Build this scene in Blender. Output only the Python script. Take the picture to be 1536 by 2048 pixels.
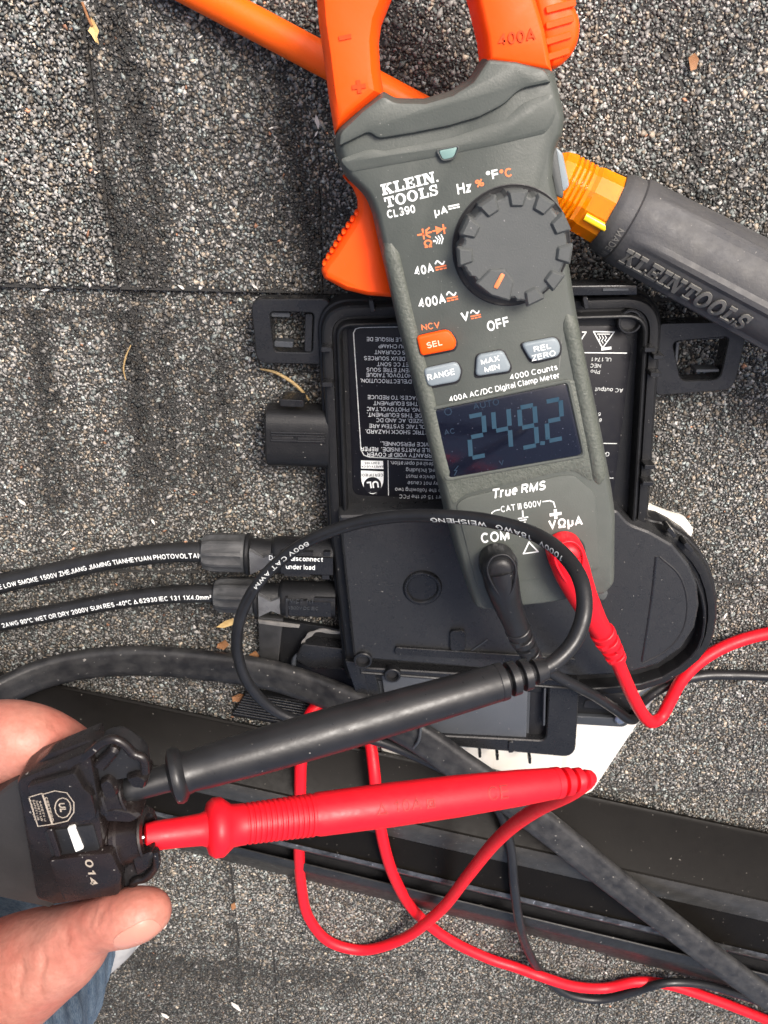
import bpy, bmesh, math, random
import numpy as np
from mathutils import Vector, Matrix
random.seed(7)
rng = np.random.default_rng(7)
for o in list(bpy.data.objects): bpy.data.objects.remove(o)
scn = bpy.context.scene
COL = scn.collection
S = 0.001                                   # everything below is written in millimetres
R = math.radians

# ------------------------------------------------------------------ camera
F = 1700.0; D = 420.0; PITCH = R(26)
CAM = Vector((0, D*math.sin(PITCH), D*math.cos(PITCH)))
FWD = (-CAM).normalized(); RIGHT = Vector((1, 0, 0)); UP = RIGHT.cross(FWD).normalized()
cam = bpy.data.cameras.new('camera'); camo = bpy.data.objects.new('camera', cam); COL.objects.link(camo)
M3 = Matrix((RIGHT, UP, -FWD)).transposed()
camo.matrix_world = Matrix.Translation(CAM*S) @ M3.to_4x4()
cam.sensor_fit = 'HORIZONTAL'; cam.sensor_width = 36; cam.lens = 36*F/1536
cam.clip_start = 0.01; cam.clip_end = 60
cam.dof.use_dof = True; cam.dof.focus_distance = 0.335; cam.dof.aperture_fstop = 52
scn.camera = camo
HC = CAM.z
def P(px, py, z):
    d = FWD*F + RIGHT*(px-768) + UP*(1024-py)
    t = (z-CAM.z)/d.z
    p = CAM + d*t
    return Vector((p.x, p.y, z))

# ------------------------------------------------------------------ world, sun, exposure
w = bpy.data.worlds.new("World"); scn.world = w; w.use_nodes = True
nt = w.node_tree
sky = nt.nodes.new('ShaderNodeTexSky'); sky.sky_type = 'NISHITA'; sky.sun_disc = False
SUN_EL, SUN_AZ = R(52), R(38)               # azimuth from +Y towards +X
sky.sun_elevation = SUN_EL; sky.sun_rotation = SUN_AZ
sky.air_density = .8; sky.dust_density = 7.0; sky.ozone_density = 0.4
nt.links.new(sky.outputs[0], nt.nodes['Background'].inputs[0])
nt.nodes['Background'].inputs[1].default_value = 0.125
sl = bpy.data.lights.new('sun', 'SUN'); sl.energy = 1.7; sl.angle = R(20); sl.color = (1, .975, .94)
so = bpy.data.objects.new('sun', sl); COL.objects.link(so)
sd = Vector((math.sin(SUN_AZ)*math.cos(SUN_EL), math.cos(SUN_AZ)*math.cos(SUN_EL), math.sin(SUN_EL)))
so.rotation_euler = sd.to_track_quat('Z', 'Y').to_euler()
so.location = sd*2
vs = scn.view_settings
vs.view_transform = 'Standard'; vs.look = 'None'; vs.gamma = 1; vs.use_curve_mapping = False; vs.exposure = 1.0

# ------------------------------------------------------------------ materials
def sr(r, g, b):
    f = lambda c: (c/255/12.92) if c/255 <= .04045 else ((c/255+.055)/1.055)**2.4
    return (f(r), f(g), f(b))
def mat(name, base, rough=.5, metal=0, spec=.5, bump=None, var=None, specks=None, coat=0, sss=0, trans=0, ior=1.45, scratch=None):
    """bump=(scale,strength,detail)  var=(scale,amount,colour2)  specks=(scale,threshold,colour)"""
    m = bpy.data.materials.new(name); m.use_nodes = True
    n = m.node_tree.nodes; l = m.node_tree.links; b = n['Principled BSDF']
    b.inputs['Roughness'].default_value = rough; b.inputs['Metallic'].default_value = metal
    b.inputs['Specular IOR Level'].default_value = spec
    b.inputs['Coat Weight'].default_value = coat; b.inputs['Coat Roughness'].default_value = .15
    b.inputs['Transmission Weight'].default_value = trans; b.inputs['IOR'].default_value = ior
    if sss:
        b.inputs['Subsurface Weight'].default_value = sss
        b.inputs['Subsurface Radius'].default_value = (.006, .0022, .0012); b.inputs['Subsurface Scale'].default_value = 1.0
    tc = n.new('ShaderNodeTexCoord')
    col = n.new('ShaderNodeRGB'); col.outputs[0].default_value = (*base, 1); cur = col.outputs[0]
    def noise(sc, det=3, rgh=.6):
        t = n.new('ShaderNodeTexNoise'); t.inputs['Scale'].default_value = sc; t.inputs['Detail'].default_value = det
        t.inputs['Roughness'].default_value = rgh; l.new(tc.outputs['Object'], t.inputs['Vector']); return t
    def mix(fac, a, c2):
        x = n.new('ShaderNodeMix'); x.data_type = 'RGBA'; l.new(fac, x.inputs[0]); l.new(a, x.inputs[6])
        x.inputs[7].default_value = (*c2, 1); return x.outputs[2]
    def ramp(src, lo, hi, mx=1):
        x = n.new('ShaderNodeMapRange'); x.inputs[1].default_value = lo; x.inputs[2].default_value = hi
        x.inputs[4].default_value = mx; l.new(src, x.inputs[0]); return x.outputs[0]
    if var:
        for k, v in enumerate(var if isinstance(var, list) else [var]):
            cur = mix(ramp(noise(v[0]).outputs['Fac'], .38, .68, v[1]), cur, v[2])
    if specks:
        cur = mix(ramp(noise(specks[0], 2, .5).outputs['Fac'], specks[1], specks[1]+.03), cur, specks[2])
    if scratch:
        mp = n.new('ShaderNodeMapping'); mp.inputs['Scale'].default_value = (scratch[0], scratch[0]*.03, scratch[0]*.1)
        mp.inputs['Rotation'].default_value = (0, 0, scratch[3]); l.new(tc.outputs['Object'], mp.inputs['Vector'])
        t = n.new('ShaderNodeTexNoise'); t.inputs['Scale'].default_value = 1; t.inputs['Detail'].default_value = 2
        l.new(mp.outputs[0], t.inputs['Vector'])
        cur = mix(ramp(t.outputs['Fac'], scratch[1], scratch[1]+.05, .7), cur, scratch[2])
    l.new(cur, b.inputs['Base Color'])
    rn = noise(260, 4); x = n.new('ShaderNodeMapRange'); x.inputs[1].default_value = .3; x.inputs[2].default_value = .7
    x.inputs[3].default_value = max(.02, rough-.09); x.inputs[4].default_value = min(1, rough+.09)
    l.new(rn.outputs['Fac'], x.inputs[0]); l.new(x.outputs[0], b.inputs['Roughness'])
    if bump:
        bn = noise(bump[0], bump[2] if len(bump) > 2 else 2); bp = n.new('ShaderNodeBump')
        bp.inputs['Strength'].default_value = bump[1]; bp.inputs['Distance'].default_value = .0004
        l.new(bn.outputs['Fac'], bp.inputs['Height']); l.new(bp.outputs[0], b.inputs['Normal'])
    return m
DUST = (.22, .21, .19)
M = {}
M['meter'] = mat('meter_grey_rubber', (.066, .073, .064), .5, bump=(1400, .22), var=(90, .3, (.09, .098, .088)), specks=(900, .745, (.2, .2, .18)), scratch=(900, .74, (.16, .16, .15), .6))
M['meter_rough'] = mat('meter_textured_rubber', (.07, .078, .064), .5, bump=(900, 1.0, 3), var=[(120, .4, (.1, .108, .092)), (900, .5, (.12, .128, .11))])
M['knob'] = mat('knob_grey', (.066, .071, .069), .5, bump=(1600, .15), specks=(1000, .74, (.2, .2, .2)), var=(70, .3, (.08, .083, .082)))
M['dark'] = mat('dark_recess_plastic', (.012, .012, .013), .5, bump=(900, .2), specks=(1200, .72, (.12, .12, .12)))
M['orange'] = mat('orange_plastic', (1.0, .082, .003), .45, spec=.3, bump=(900, .08), var=(60, .25, (.82, .075, .004)), specks=(700, .76, (.25, .06, .02)))
M['orange2'] = mat('orange_coated_shaft', (.95, .115, .001), .4, spec=.35, bump=(400, .2), var=(70, .35, (.66, .10, .004)), specks=(500, .73, (.2, .05, .01)))
M['orange_mark'] = mat('orange_moulded_mark', (.55, .05, .003), .5, spec=.3)
M['grey_button'] = mat('grey_button', (.19, .225, .245), .42, bump=(900, .06), var=(100, .3, (.25, .28, .29)))
M['teal'] = mat('teal_window', (.17, .27, .25), .2)
M['print'] = mat('white_print', (.78, .8, .78), .6, var=(900, .3, (.5, .52, .5)))
M['print_dim'] = mat('worn_white_print', (.6, .62, .6), .6, var=(800, .7, (.25, .26, .26)))
M['print_orange'] = mat('orange_print', (.82, .2, .07), .6, var=(900, .3, (.6, .12, .04)))
M['lcd'] = mat('lcd_glass', (.006, .0075, .015), .12, spec=.5, coat=.1, bump=(600, .03), specks=(1100, .72, (.09, .1, .13)), scratch=(700, .73, (.1, .11, .13), 2.2))
M['segment'] = mat('lcd_segment', (.017, .046, .072), .35)
M['segment_dim'] = mat('lcd_segment_dim', (.012, .024, .042), .35)
M['black'] = mat('black_moulded_plastic', (.009, .0092, .01), .44, spec=.36, bump=(1300, .25), var=(45, .35, (.014, .0143, .0152)), specks=(800, .735, DUST), scratch=(500, .755, (.07, .07, .075), .9))
M['black2'] = mat('black_flange_plastic', (.0105, .0108, .0118), .29, spec=.5, bump=(900, .15), var=(60, .4, (.018, .0185, .02)), specks=(900, .74, DUST))
M['greyplast'] = mat('grey_black_cover_plastic', (.04, .044, .05), .45, bump=(1300, .15), var=(50, .3, (.055, .06, .066)), specks=(700, .75, DUST))
M['cablejacket'] = mat('black_cable_jacket', (.012, .012, .0125), .38, bump=(500, .12), var=(80, .5, (.03, .03, .031)), specks=(700, .73, DUST))
M['trunk'] = mat('dusty_trunk_cable', (.013, .013, .0138), .45, spec=.4, bump=(260, .5, 4), var=[(40, .8, (.035, .035, .035)), (160, .4, (.06, .058, .055))], specks=(500, .72, DUST))
M['nut'] = mat('connector_nut_plastic', (.035, .036, .037), .5, bump=(600, .4, 4), var=(120, .6, (.085, .085, .085)))
M['label'] = mat('black_label', (.006, .006, .0085), .42, spec=.35, bump=(700, .03), specks=(1000, .735, (.14, .14, .15)))
M['lead_black'] = mat('black_lead_rubber', (.0115, .0118, .013), .36, spec=.42, bump=(700, .1), var=(60, .5, (.022, .0225, .0245)), specks=(600, .745, DUST))
M['lead_red'] = mat('red_lead_rubber', (.74, .008, .018), .42, spec=.35, bump=(700, .1), var=(60, .35, (.58, .008, .016)), specks=(600, .77, (.3, .02, .02)))
M['amber'] = mat('amber_acetate', (1, .33, .0), .12, trans=.35, ior=1.47, sss=.3, var=(40, .5, (.98, .17, 0)), coat=.2)
M['amber_y'] = mat('amber_bright', (.95, .62, .02), .25, coat=.3)
M['grip'] = mat('grey_cushion_grip', (.05, .05, .053), .6, bump=(800, .3), var=[(60, .5, (.075, .073, .07)), (200, .25, (.1, .095, .085))], specks=(900, .74, DUST))
M['grip_letters'] = mat('worn_grip_letters', (.15, .145, .132), .65, bump=(800, .3), var=(200, .5, (.14, .135, .12)))
M['rail'] = mat('black_anodised_rail', (.0055, .0048, .004), .42, spec=.11, bump=(500, .08), var=(60, .5, (.008, .007, .0058)), specks=(650, .745, (.2, .185, .16)))
M['rail_edge'] = mat('worn_rail_edge', (.16, .16, .16), .35, metal=.7, bump=(400, .3), var=(140, .9, (.03, .03, .03)), specks=(300, .66, (.5, .5, .5)))
M['alu'] = mat('bare_aluminium', (.86, .84, .78), .42, metal=.25, bump=(250, .08), var=(40, .5, (.78, .70, .56)), scratch=(140, .66, (.72, .66, .55), 1.45))
M['steel'] = mat('steel', (.55, .56, .57), .3, metal=1, bump=(300, .2), var=(80, .5, (.4, .42, .46)))
M['deck'] = mat('asphalt_mat', (.017, .016, .015), .9, bump=(700, .9, 4), var=(400, .5, (.035, .033, .03)))
M['leaf_y'] = mat('dry_yellow_leaf', (.66, .47, .2), .7, bump=(500, .5), var=(300, .5, (.45, .25, .07)))
M['leaf_o'] = mat('dry_brown_leaf', (.27, .13, .055), .7, bump=(500, .5), var=(300, .6, (.2, .08, .03)))
M['needle'] = mat('dry_needle', (.36, .25, .11), .6, bump=(600, .4), var=(300, .4, (.22, .14, .06)))
M['husk'] = mat('pale_husk', (.66, .63, .58), .7, var=(200, .5, (.5, .46, .4)))
M['tape'] = mat('dirty_clear_tape', (.2, .19, .175), .35, bump=(300, .5), var=(150, .8, (.1, .1, .095)))
M['collar'] = mat('collar_highlight_grey', (.11, .112, .115), .3, bump=(500, .2), var=(140, .6, (.05, .05, .052)))  # paler than the plug body: highlight of the collar faces as colour
M['nail'] = mat('fingernail', (.44, .2, .15), .22, sss=.1, bump=(500, .1))
M['white'] = mat('white_insert', (.8, .79, .75), .5)
M['print_tan'] = mat('laser_print', (.36, .31, .25), .6, var=(700, .5, (.2, .17, .14)))
M['held'] = mat('held_connector_plastic', (.008, .007, .007), .26, bump=(700, .1), var=[(50, .6, (.02, .012, .011)), (120, .3, (.02, .016, .015))], specks=(600, .73, DUST))
M['shoe'] = mat('grey_shoe', (.3, .3, .3), .8, bump=(500, .6), var=(90, .5, (.42, .42, .42)))
# skin
def skin_mat():
    m = mat('skin', (.41, .18, .135), .5, sss=.07, bump=(300, .55, 6), var=[(30, .9, (.40, .105, .075)), (110, .4, (.42, .205, .15)), (420, .4, (.26, .09, .062))])
    n = m.node_tree.nodes; l = m.node_tree.links
    tc = [x for x in n if x.type == 'TEX_COORD'][0]; bp = [x for x in n if x.type == 'BUMP'][0]
    v = n.new('ShaderNodeTexVoronoi'); v.inputs['Scale'].default_value = 850; l.new(tc.outputs['Object'], v.inputs['Vector'])
    b2 = n.new('ShaderNodeBump'); b2.inputs['Strength'].default_value = .2; b2.inputs['Distance'].default_value = .0003
    l.new(v.outputs['Distance'], b2.inputs['Height']); l.new(bp.outputs[0], b2.inputs['Normal'])
    l.new(b2.outputs[0], n['Principled BSDF'].inputs['Normal']); return m
M['skin'] = skin_mat()
def denim_mat():
    m = mat('denim', (.05, .10, .175), .85, spec=.2, var=[(45, .9, (.10, .165, .24)), (260, .6, (.22, .30, .37)), (900, .5, (.3, .36, .42))], bump=(900, .6, 4))
    n = m.node_tree.nodes; l = m.node_tree.links; b = n['Principled BSDF']
    tc = [x for x in n if x.type == 'TEX_COORD'][0]
    wv = n.new('ShaderNodeTexWave'); wv.wave_type = 'BANDS'; wv.bands_direction = 'DIAGONAL'; wv.inputs['Scale'].default_value = 420; wv.inputs['Distortion'].default_value = 3
    wv.inputs['Detail'].default_value = 3; l.new(tc.outputs['Object'], wv.inputs['Vector'])
    src = b.inputs['Base Color'].links[0].from_socket
    mx = n.new('ShaderNodeMix'); mx.data_type = 'RGBA'; mx.blend_type = 'MULTIPLY'; mx.inputs[0].default_value = .45
    l.new(src, mx.inputs[6]); l.new(wv.outputs['Color'], mx.inputs[7]); l.new(mx.outputs[2], b.inputs['Base Color']); return m
M['denim'] = denim_mat()
def granule_mat():
    m = bpy.data.materials.new('mineral_granules'); m.use_nodes = True
    n = m.node_tree.nodes; l = m.node_tree.links; b = n['Principled BSDF']
    a = n.new('ShaderNodeAttribute'); a.attribute_name = 'gcol'; l.new(a.outputs['Color'], b.inputs['Base Color'])
    b.inputs['Roughness'].default_value = .55; b.inputs['Specular IOR Level'].default_value = .4; return m
M['granule'] = granule_mat()
def far_shingle_mat():
    m = mat('granulated_shingle', (.05, .049, .046), .85, bump=(600, .8, 3), var=(30, .5, (.09, .088, .083)))
    n = m.node_tree.nodes; l = m.node_tree.links; b = n['Principled BSDF']; tc = [x for x in n if x.type == 'TEX_COORD'][0]
    v = n.new('ShaderNodeTexVoronoi'); v.inputs['Scale'].default_value = 520; l.new(tc.outputs['Object'], v.inputs['Vector'])
    h = n.new('ShaderNodeSeparateColor'); l.new(v.outputs['Color'], h.inputs[0])
    pw = n.new('ShaderNodeMath'); pw.operation = 'POWER'; pw.inputs[1].default_value = 2.2; l.new(h.outputs[0], pw.inputs[0])
    sc = n.new('ShaderNodeMath'); sc.operation = 'MULTIPLY'; sc.inputs[1].default_value = .34; l.new(pw.outputs[0], sc.inputs[0])
    l.new(sc.outputs[0], b.inputs['Base Color']); return m
M['far_shingle'] = far_shingle_mat()
def shingle_mat():
    # bare asphalt mat where real granules are laid, printed granule relief farther out
    m = far_shingle_mat(); m.name = 'shingle_mat'; n = m.node_tree.nodes; l = m.node_tree.links; b = n['Principled BSDF']
    src = b.inputs['Base Color'].links[0].from_socket; tc = [x for x in n if x.type == 'TEX_COORD'][0]
    (y0, h0), (y1, h1) = [(P(768, p, 0).y*S, (P(1536, p, 0).x+26)*S) for p in (0, 2048)]
    k = (h1-h0)/(y1-y0); sp = n.new('ShaderNodeSeparateXYZ'); l.new(tc.outputs['Object'], sp.inputs[0])
    def mth(op, a, c):
        x = n.new('ShaderNodeMath'); x.operation = op
        for i, v in enumerate((a, c)):
            if isinstance(v, (int, float)): x.inputs[i].default_value = v
            else: l.new(v, x.inputs[i])
        return x.outputs[0]
    out = mth('GREATER_THAN', mth('ABSOLUTE', sp.outputs[0], 0), mth('ADD', mth('MULTIPLY', mth('SUBTRACT', sp.outputs[1], y0), k), h0))
    out = mth('MAXIMUM', out, mth('GREATER_THAN', sp.outputs[1], P(768, -70, 0).y*S)); out = mth('MAXIMUM', out, mth('LESS_THAN', sp.outputs[1], P(768, 2240, 0).y*S))
    mx = n.new('ShaderNodeMix'); mx.data_type = 'RGBA'; l.new(out, mx.inputs[0]); mx.inputs[6].default_value = (.03, .029, .027, 1); l.new(src, mx.inputs[7]); l.new(mx.outputs[2], b.inputs['Base Color']); return m
M['shingle_mat'] = shingle_mat()

# ------------------------------------------------------------------ mesh helpers (mm in, metres out)
def mk(name, geos, m, parent=None, smooth=35, **props):
    if isinstance(geos, tuple): geos = [geos]
    V = []; Fc = []
    for v, f in geos:
        o = len(V); V.extend((p[0]*S, p[1]*S, p[2]*S) for p in v); Fc.extend(tuple(i+o for i in q) for q in f)
    me = bpy.data.meshes.new(name); me.from_pydata(V, [], Fc); me.update()
    bm = bmesh.new(); bm.from_mesh(me); bmesh.ops.recalc_face_normals(bm, faces=bm.faces); bm.to_mesh(me); bm.free()
    if smooth:
        me.shade_smooth(); me.set_sharp_from_angle(angle=R(smooth))
    me.materials.append(m if not isinstance(m, str) else M[m])
    o = bpy.data.objects.new(name, me); COL.objects.link(o)
    if parent is not None: attach(o, parent)
    for k, v in props.items(): o[k] = v
    return o
def attach(o, parent):
    o.parent = parent
    if parent.type == 'EMPTY': o.matrix_parent_inverse = Matrix.Translation(-parent.location)
def thing(name, label, cat, base, group=None):
    o = bpy.data.objects.new(name, None); COL.objects.link(o); o.location = Vector(base)*S; o.empty_display_size = .01
    o['label'] = label; o['category'] = cat
    if group: o['group'] = group
    return o
def area2(p): return sum(p[i][0]*p[(i+1) % len(p)][1]-p[(i+1) % len(p)][0]*p[i][1] for i in range(len(p)))
def px2(pts, z):
    """pixel outline [(x,y[,radius])] at height z -> [(X,Y,r)] in mm, counter-clockwise"""
    q = []
    for p in pts:
        v = P(p[0], p[1], z); q.append((v.x, v.y, p[2] if len(p) > 2 else 0))
    return q if area2(q) > 0 else q[::-1]
def inset_poly(q, d):
    n = len(q); out = []
    for i in range(n):
        a, b, c = q[i-1], q[i], q[(i+1) % n]
        e1 = Vector((b[0]-a[0], b[1]-a[1])).normalized(); e2 = Vector((c[0]-b[0], c[1]-b[1])).normalized()
        n1 = Vector((-e1.y, e1.x)); n2 = Vector((-e2.y, e2.x)); m = n1+n2
        k = m.dot(n1)
        m = m/max(k, .35) if m.length > 1e-6 else n1
        cr = e1.x*e2.y-e1.y*e2.x
        out.append((b[0]+m.x*d, b[1]+m.y*d, max(0.05, b[2]-d) if cr > 0 else b[2]+max(0, d) if b[2] else 0))
    return out
def rounded(q, seg=5):
    out = []; n = len(q)
    for i in range(n):
        a, b, c = q[i-1], q[i], q[(i+1) % n]
        if b[2] <= 0: out.append((b[0], b[1])); continue
        v1 = Vector((a[0]-b[0], a[1]-b[1])); v2 = Vector((c[0]-b[0], c[1]-b[1]))
        r = min(b[2], v1.length*.48, v2.length*.48); p1 = v1.normalized()*r; p2 = v2.normalized()*r
        for k in range(seg+1):
            t = k/seg; s1 = (1-t)**2; s2 = t*t
            out.append((b[0]+p1.x*s1+p2.x*s2, b[1]+p1.y*s1+p2.y*s2))
    return out
def loft(q, layers, seg=5, top=True, bottom=True):
    q = [(p[0], p[1], p[2] if len(p) > 2 else 0) for p in q]
    V = []; Fc = []; n = None
    for d, z in layers:
        r = rounded(inset_poly(q, d), seg); n = len(r); V.extend((x, y, z) for x, y in r)
    for k in range(len(layers)-1):
        for i in range(n):
            j = (i+1) % n; Fc.append((k*n+i, k*n+j, (k+1)*n+j, (k+1)*n+i))
    if bottom: Fc.append(tuple(range(n))[::-1])
    if top: Fc.append(tuple((len(layers)-1)*n+i for i in range(n)))
    return V, Fc
def block(pts, z0, z1, zt=None, bev=.5, draft=0, seg=5):
    """bevelled slab traced in pixels at height zt"""
    q = px2(pts, z1 if zt is None else zt)
    return loft(q, [(bev-draft, z0), (-draft, z0+bev), (0, z1-bev), (bev*.3, z1-bev*.3), (bev, z1)], seg)
def frame(outer, inner, z0, z1, bev=.4, seg=5):
    """slab with an opening; both outlines have the same number of corners, all rounded"""
    A = px2(outer, z1); B = px2(inner, z1); V = []; Fc = []
    rows = [rounded(A, seg), rounded(A, seg), rounded(inset_poly(A, bev), seg), rounded(inset_poly(B, -bev), seg), rounded(B, seg), rounded(B, seg)]
    zs = [z0, z1-bev, z1, z1, z1-bev, z0]; n = len(rows[0])
    for r, z in zip(rows, zs): V.extend((x, y, z) for x, y in r)
    for k in range(6):
        for i in range(n):
            j = (i+1) % n; a = k; b = (k+1) % 6; Fc.append((a*n+i, a*n+j, b*n+j, b*n+i))
    return V, Fc
def catmull(pts, sub, closed=False):
    pts = [Vector(p) for p in pts]; n = len(pts); out = []
    rng_ = range(n) if closed else range(n-1)
    for i in rng_:
        p1, p2 = pts[i], pts[(i+1) % n]
        p0 = pts[i-1] if (closed or i > 0) else p1*2-p2
        p3 = pts[(i+2) % n] if (closed or i+2 < n) else p2*2-p1
        # centripetal-ish tangents
        l1 = max((p1-p0).length, 1e-6)**.5; l2 = max((p2-p1).length, 1e-6)**.5; l3 = max((p3-p2).length, 1e-6)**.5
        m1 = (p2-p1)+((p1-p0)/l1-(p2-p0)/(l1+l2))*l2
        m2 = (p2-p1)+((p3-p2)/l3-(p3-p1)/(l2+l3))*l2
        for k in range(sub):
            t = k/sub; t2 = t*t; t3 = t2*t
            out.append(p1*(2*t3-3*t2+1)+m1*(t3-2*t2+t)+p2*(-2*t3+3*t2)+m2*(t3-t2))
    if not closed: out.append(pts[-1])
    return out
def frames(path):
    fr = []; n = len(path); last = None
    for i in range(n):
        t = (path[min(i+1, n-1)]-path[max(i-1, 0)]).normalized()
        s = t.cross(Vector((0, 0, 1)))
        if s.length < .12: s = last if last is not None else Vector((1, 0, 0))
        s = (s-t*s.dot(t)).normalized(); last = s
        fr.append((t, s, s.cross(t).normalized()))
    return fr
def sweep(path, prof, sub=6, cap=True):
    """path of 3-D points (catmull), prof(u) -> list of (side, up) offsets"""
    p = catmull(path, sub) if sub > 1 else [Vector(x) for x in path]
    fr = frames(p); V = []; Fc = []; N = len(p)
    for i in range(N):
        pr = prof(i/(N-1)); n = len(pr); t, s, u = fr[i]
        V.extend(p[i]+s*a+u*b for a, b in pr)
    for k in range(N-1):
        for i in range(n):
            j = (i+1) % n; Fc.append((k*n+i, k*n+j, (k+1)*n+j, (k+1)*n+i))
    if cap: Fc.append(tuple(range(n))[::-1]); Fc.append(tuple((N-1)*n+i for i in range(n)))
    return V, Fc
def circ(r, n=14, sy=1): return [(r*math.cos(2*math.pi*i/n), r*sy*math.sin(2*math.pi*i/n)) for i in range(n)]
def tube(path, r, n=14, sub=6, sy=1):
    if isinstance(r, (int, float)): return sweep(path, lambda u: circ(r, n, sy), sub)
    def f(u):
        x = u*(len(r)-1); i = min(int(x), len(r)-2); return circ(r[i]+(r[i+1]-r[i])*(x-i), n, sy)
    return sweep(path, f, sub)
def lathe(a, b, prof, n=24, sy=1, rot=0):
    """prof: [(t along a->b 0..1, radius)]"""
    a = Vector(a); b = Vector(b); t = (b-a).normalized(); L = (b-a).length
    s = t.cross(Vector((0, 0, 1)))
    s = s.normalized() if s.length > .05 else Vector((1, 0, 0)); u = s.cross(t).normalized()
    V = []; Fc = []
    for x, r in prof:
        c = a+t*(x*L)
        for i in range(n):
            an = 2*math.pi*i/n+rot; V.append(c+s*(r*math.cos(an))+u*(r*sy*math.sin(an)))
    for k in range(len(prof)-1):
        for i in range(n):
            j = (i+1) % n; Fc.append((k*n+i, k*n+j, (k+1)*n+j, (k+1)*n+i))
    Fc.append(tuple(range(n))[::-1]); Fc.append(tuple((len(prof)-1)*n+i for i in range(n)))
    return V, Fc
def vcyl(c, prof, n=28):
    """vertical turned shape at c=(x,y): prof [(radius,z)]"""
    V = []; Fc = []
    for r, z in prof:
        V.extend((c[0]+r*math.cos(2*math.pi*i/n), c[1]+r*math.sin(2*math.pi*i/n), z) for i in range(n))
    for k in range(len(prof)-1):
        for i in range(n):
            j = (i+1) % n; Fc.append((k*n+i, k*n+j, (k+1)*n+j, (k+1)*n+i))
    Fc.append(tuple(range(n))[::-1]); Fc.append(tuple((len(prof)-1)*n+i for i in range(n)))
    return V, Fc
def bar(p0, p1, wd, z0, z1):
    """straight bar between two pixel points, width wd mm"""
    a = P(*p0, z1); b = P(*p1, z1); t = (b-a).normalized(); s = Vector((-t.y, t.x, 0))*wd*.5
    q = [a+s, a-s, b-s, b+s]; q = [(v.x, v.y, wd*.3) for v in q]
    if area2(q) < 0: q = q[::-1]
    h = min(.25, (z1-z0)*.4)
    return loft(q, [(0, z0), (0, z1-h), (h, z1)], 3)
def line(pts, wd, z, closed=False, lift=.12):
    """thin printed line through pixel points"""
    ps = [P(x, y, z) for x, y in pts]
    if closed: ps = ps+[ps[0]]
    g = []
    for k, (a, b) in enumerate(zip(ps[:-1], ps[1:])):
        t = (b-a).normalized(); s = Vector((-t.y, t.x, 0))*wd*.5; a = a-t*wd*.45; b = b+t*wd*.45
        zz = z+lift+.012*(k % 3)
        g.append(([(v.x, v.y, zz) for v in (a+s, a-s, b-s, b+s)], [(0, 1, 2, 3)]))
    V = []; Fc = []
    for v, f in g:
        o = len(V); V += v; Fc += [tuple(i+o for i in q) for q in f]
    return V, Fc
_cap = None
def glyphs(s, bold=0, shear=0, align='CENTER', spacing=1, sx=1, res=2):
    """text as flat faces, cap height 1, baseline at y=0"""
    global _cap
    def conv(tx, al, bo, sh):
        cu = bpy.data.curves.new('t', 'FONT'); cu.body = tx; cu.size = 1; cu.align_x = al; cu.offset = bo; cu.shear = sh
        cu.resolution_u = res; cu.space_character = spacing; cu.fill_mode = 'FRONT'
        ob = bpy.data.objects.new('t', cu); COL.objects.link(ob); bpy.context.view_layer.update()
        dg = bpy.context.evaluated_depsgraph_get(); me = bpy.data.meshes.new_from_object(ob.evaluated_get(dg))
        V = [tuple(v.co) for v in me.vertices]; Fc = [tuple(p.vertices) for p in me.polygons]
        bpy.data.objects.remove(ob); bpy.data.curves.remove(cu); bpy.data.meshes.remove(me); return V, Fc
    if _cap is None:
        v, f = conv('H', 'LEFT', 0, 0); _cap = max(p[1] for p in v)
    V, Fc = conv(s, align, bold*_cap, shear)
    return [(x/_cap*sx, y/_cap) for x, y, z in V], Fc
def _arc(cx, cy, rx, ry, a0, a1, n=10): return [(cx+rx*math.cos(R(a0+(a1-a0)*i/n)), cy+ry*math.sin(R(a0+(a1-a0)*i/n))) for i in range(n+1)]
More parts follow.
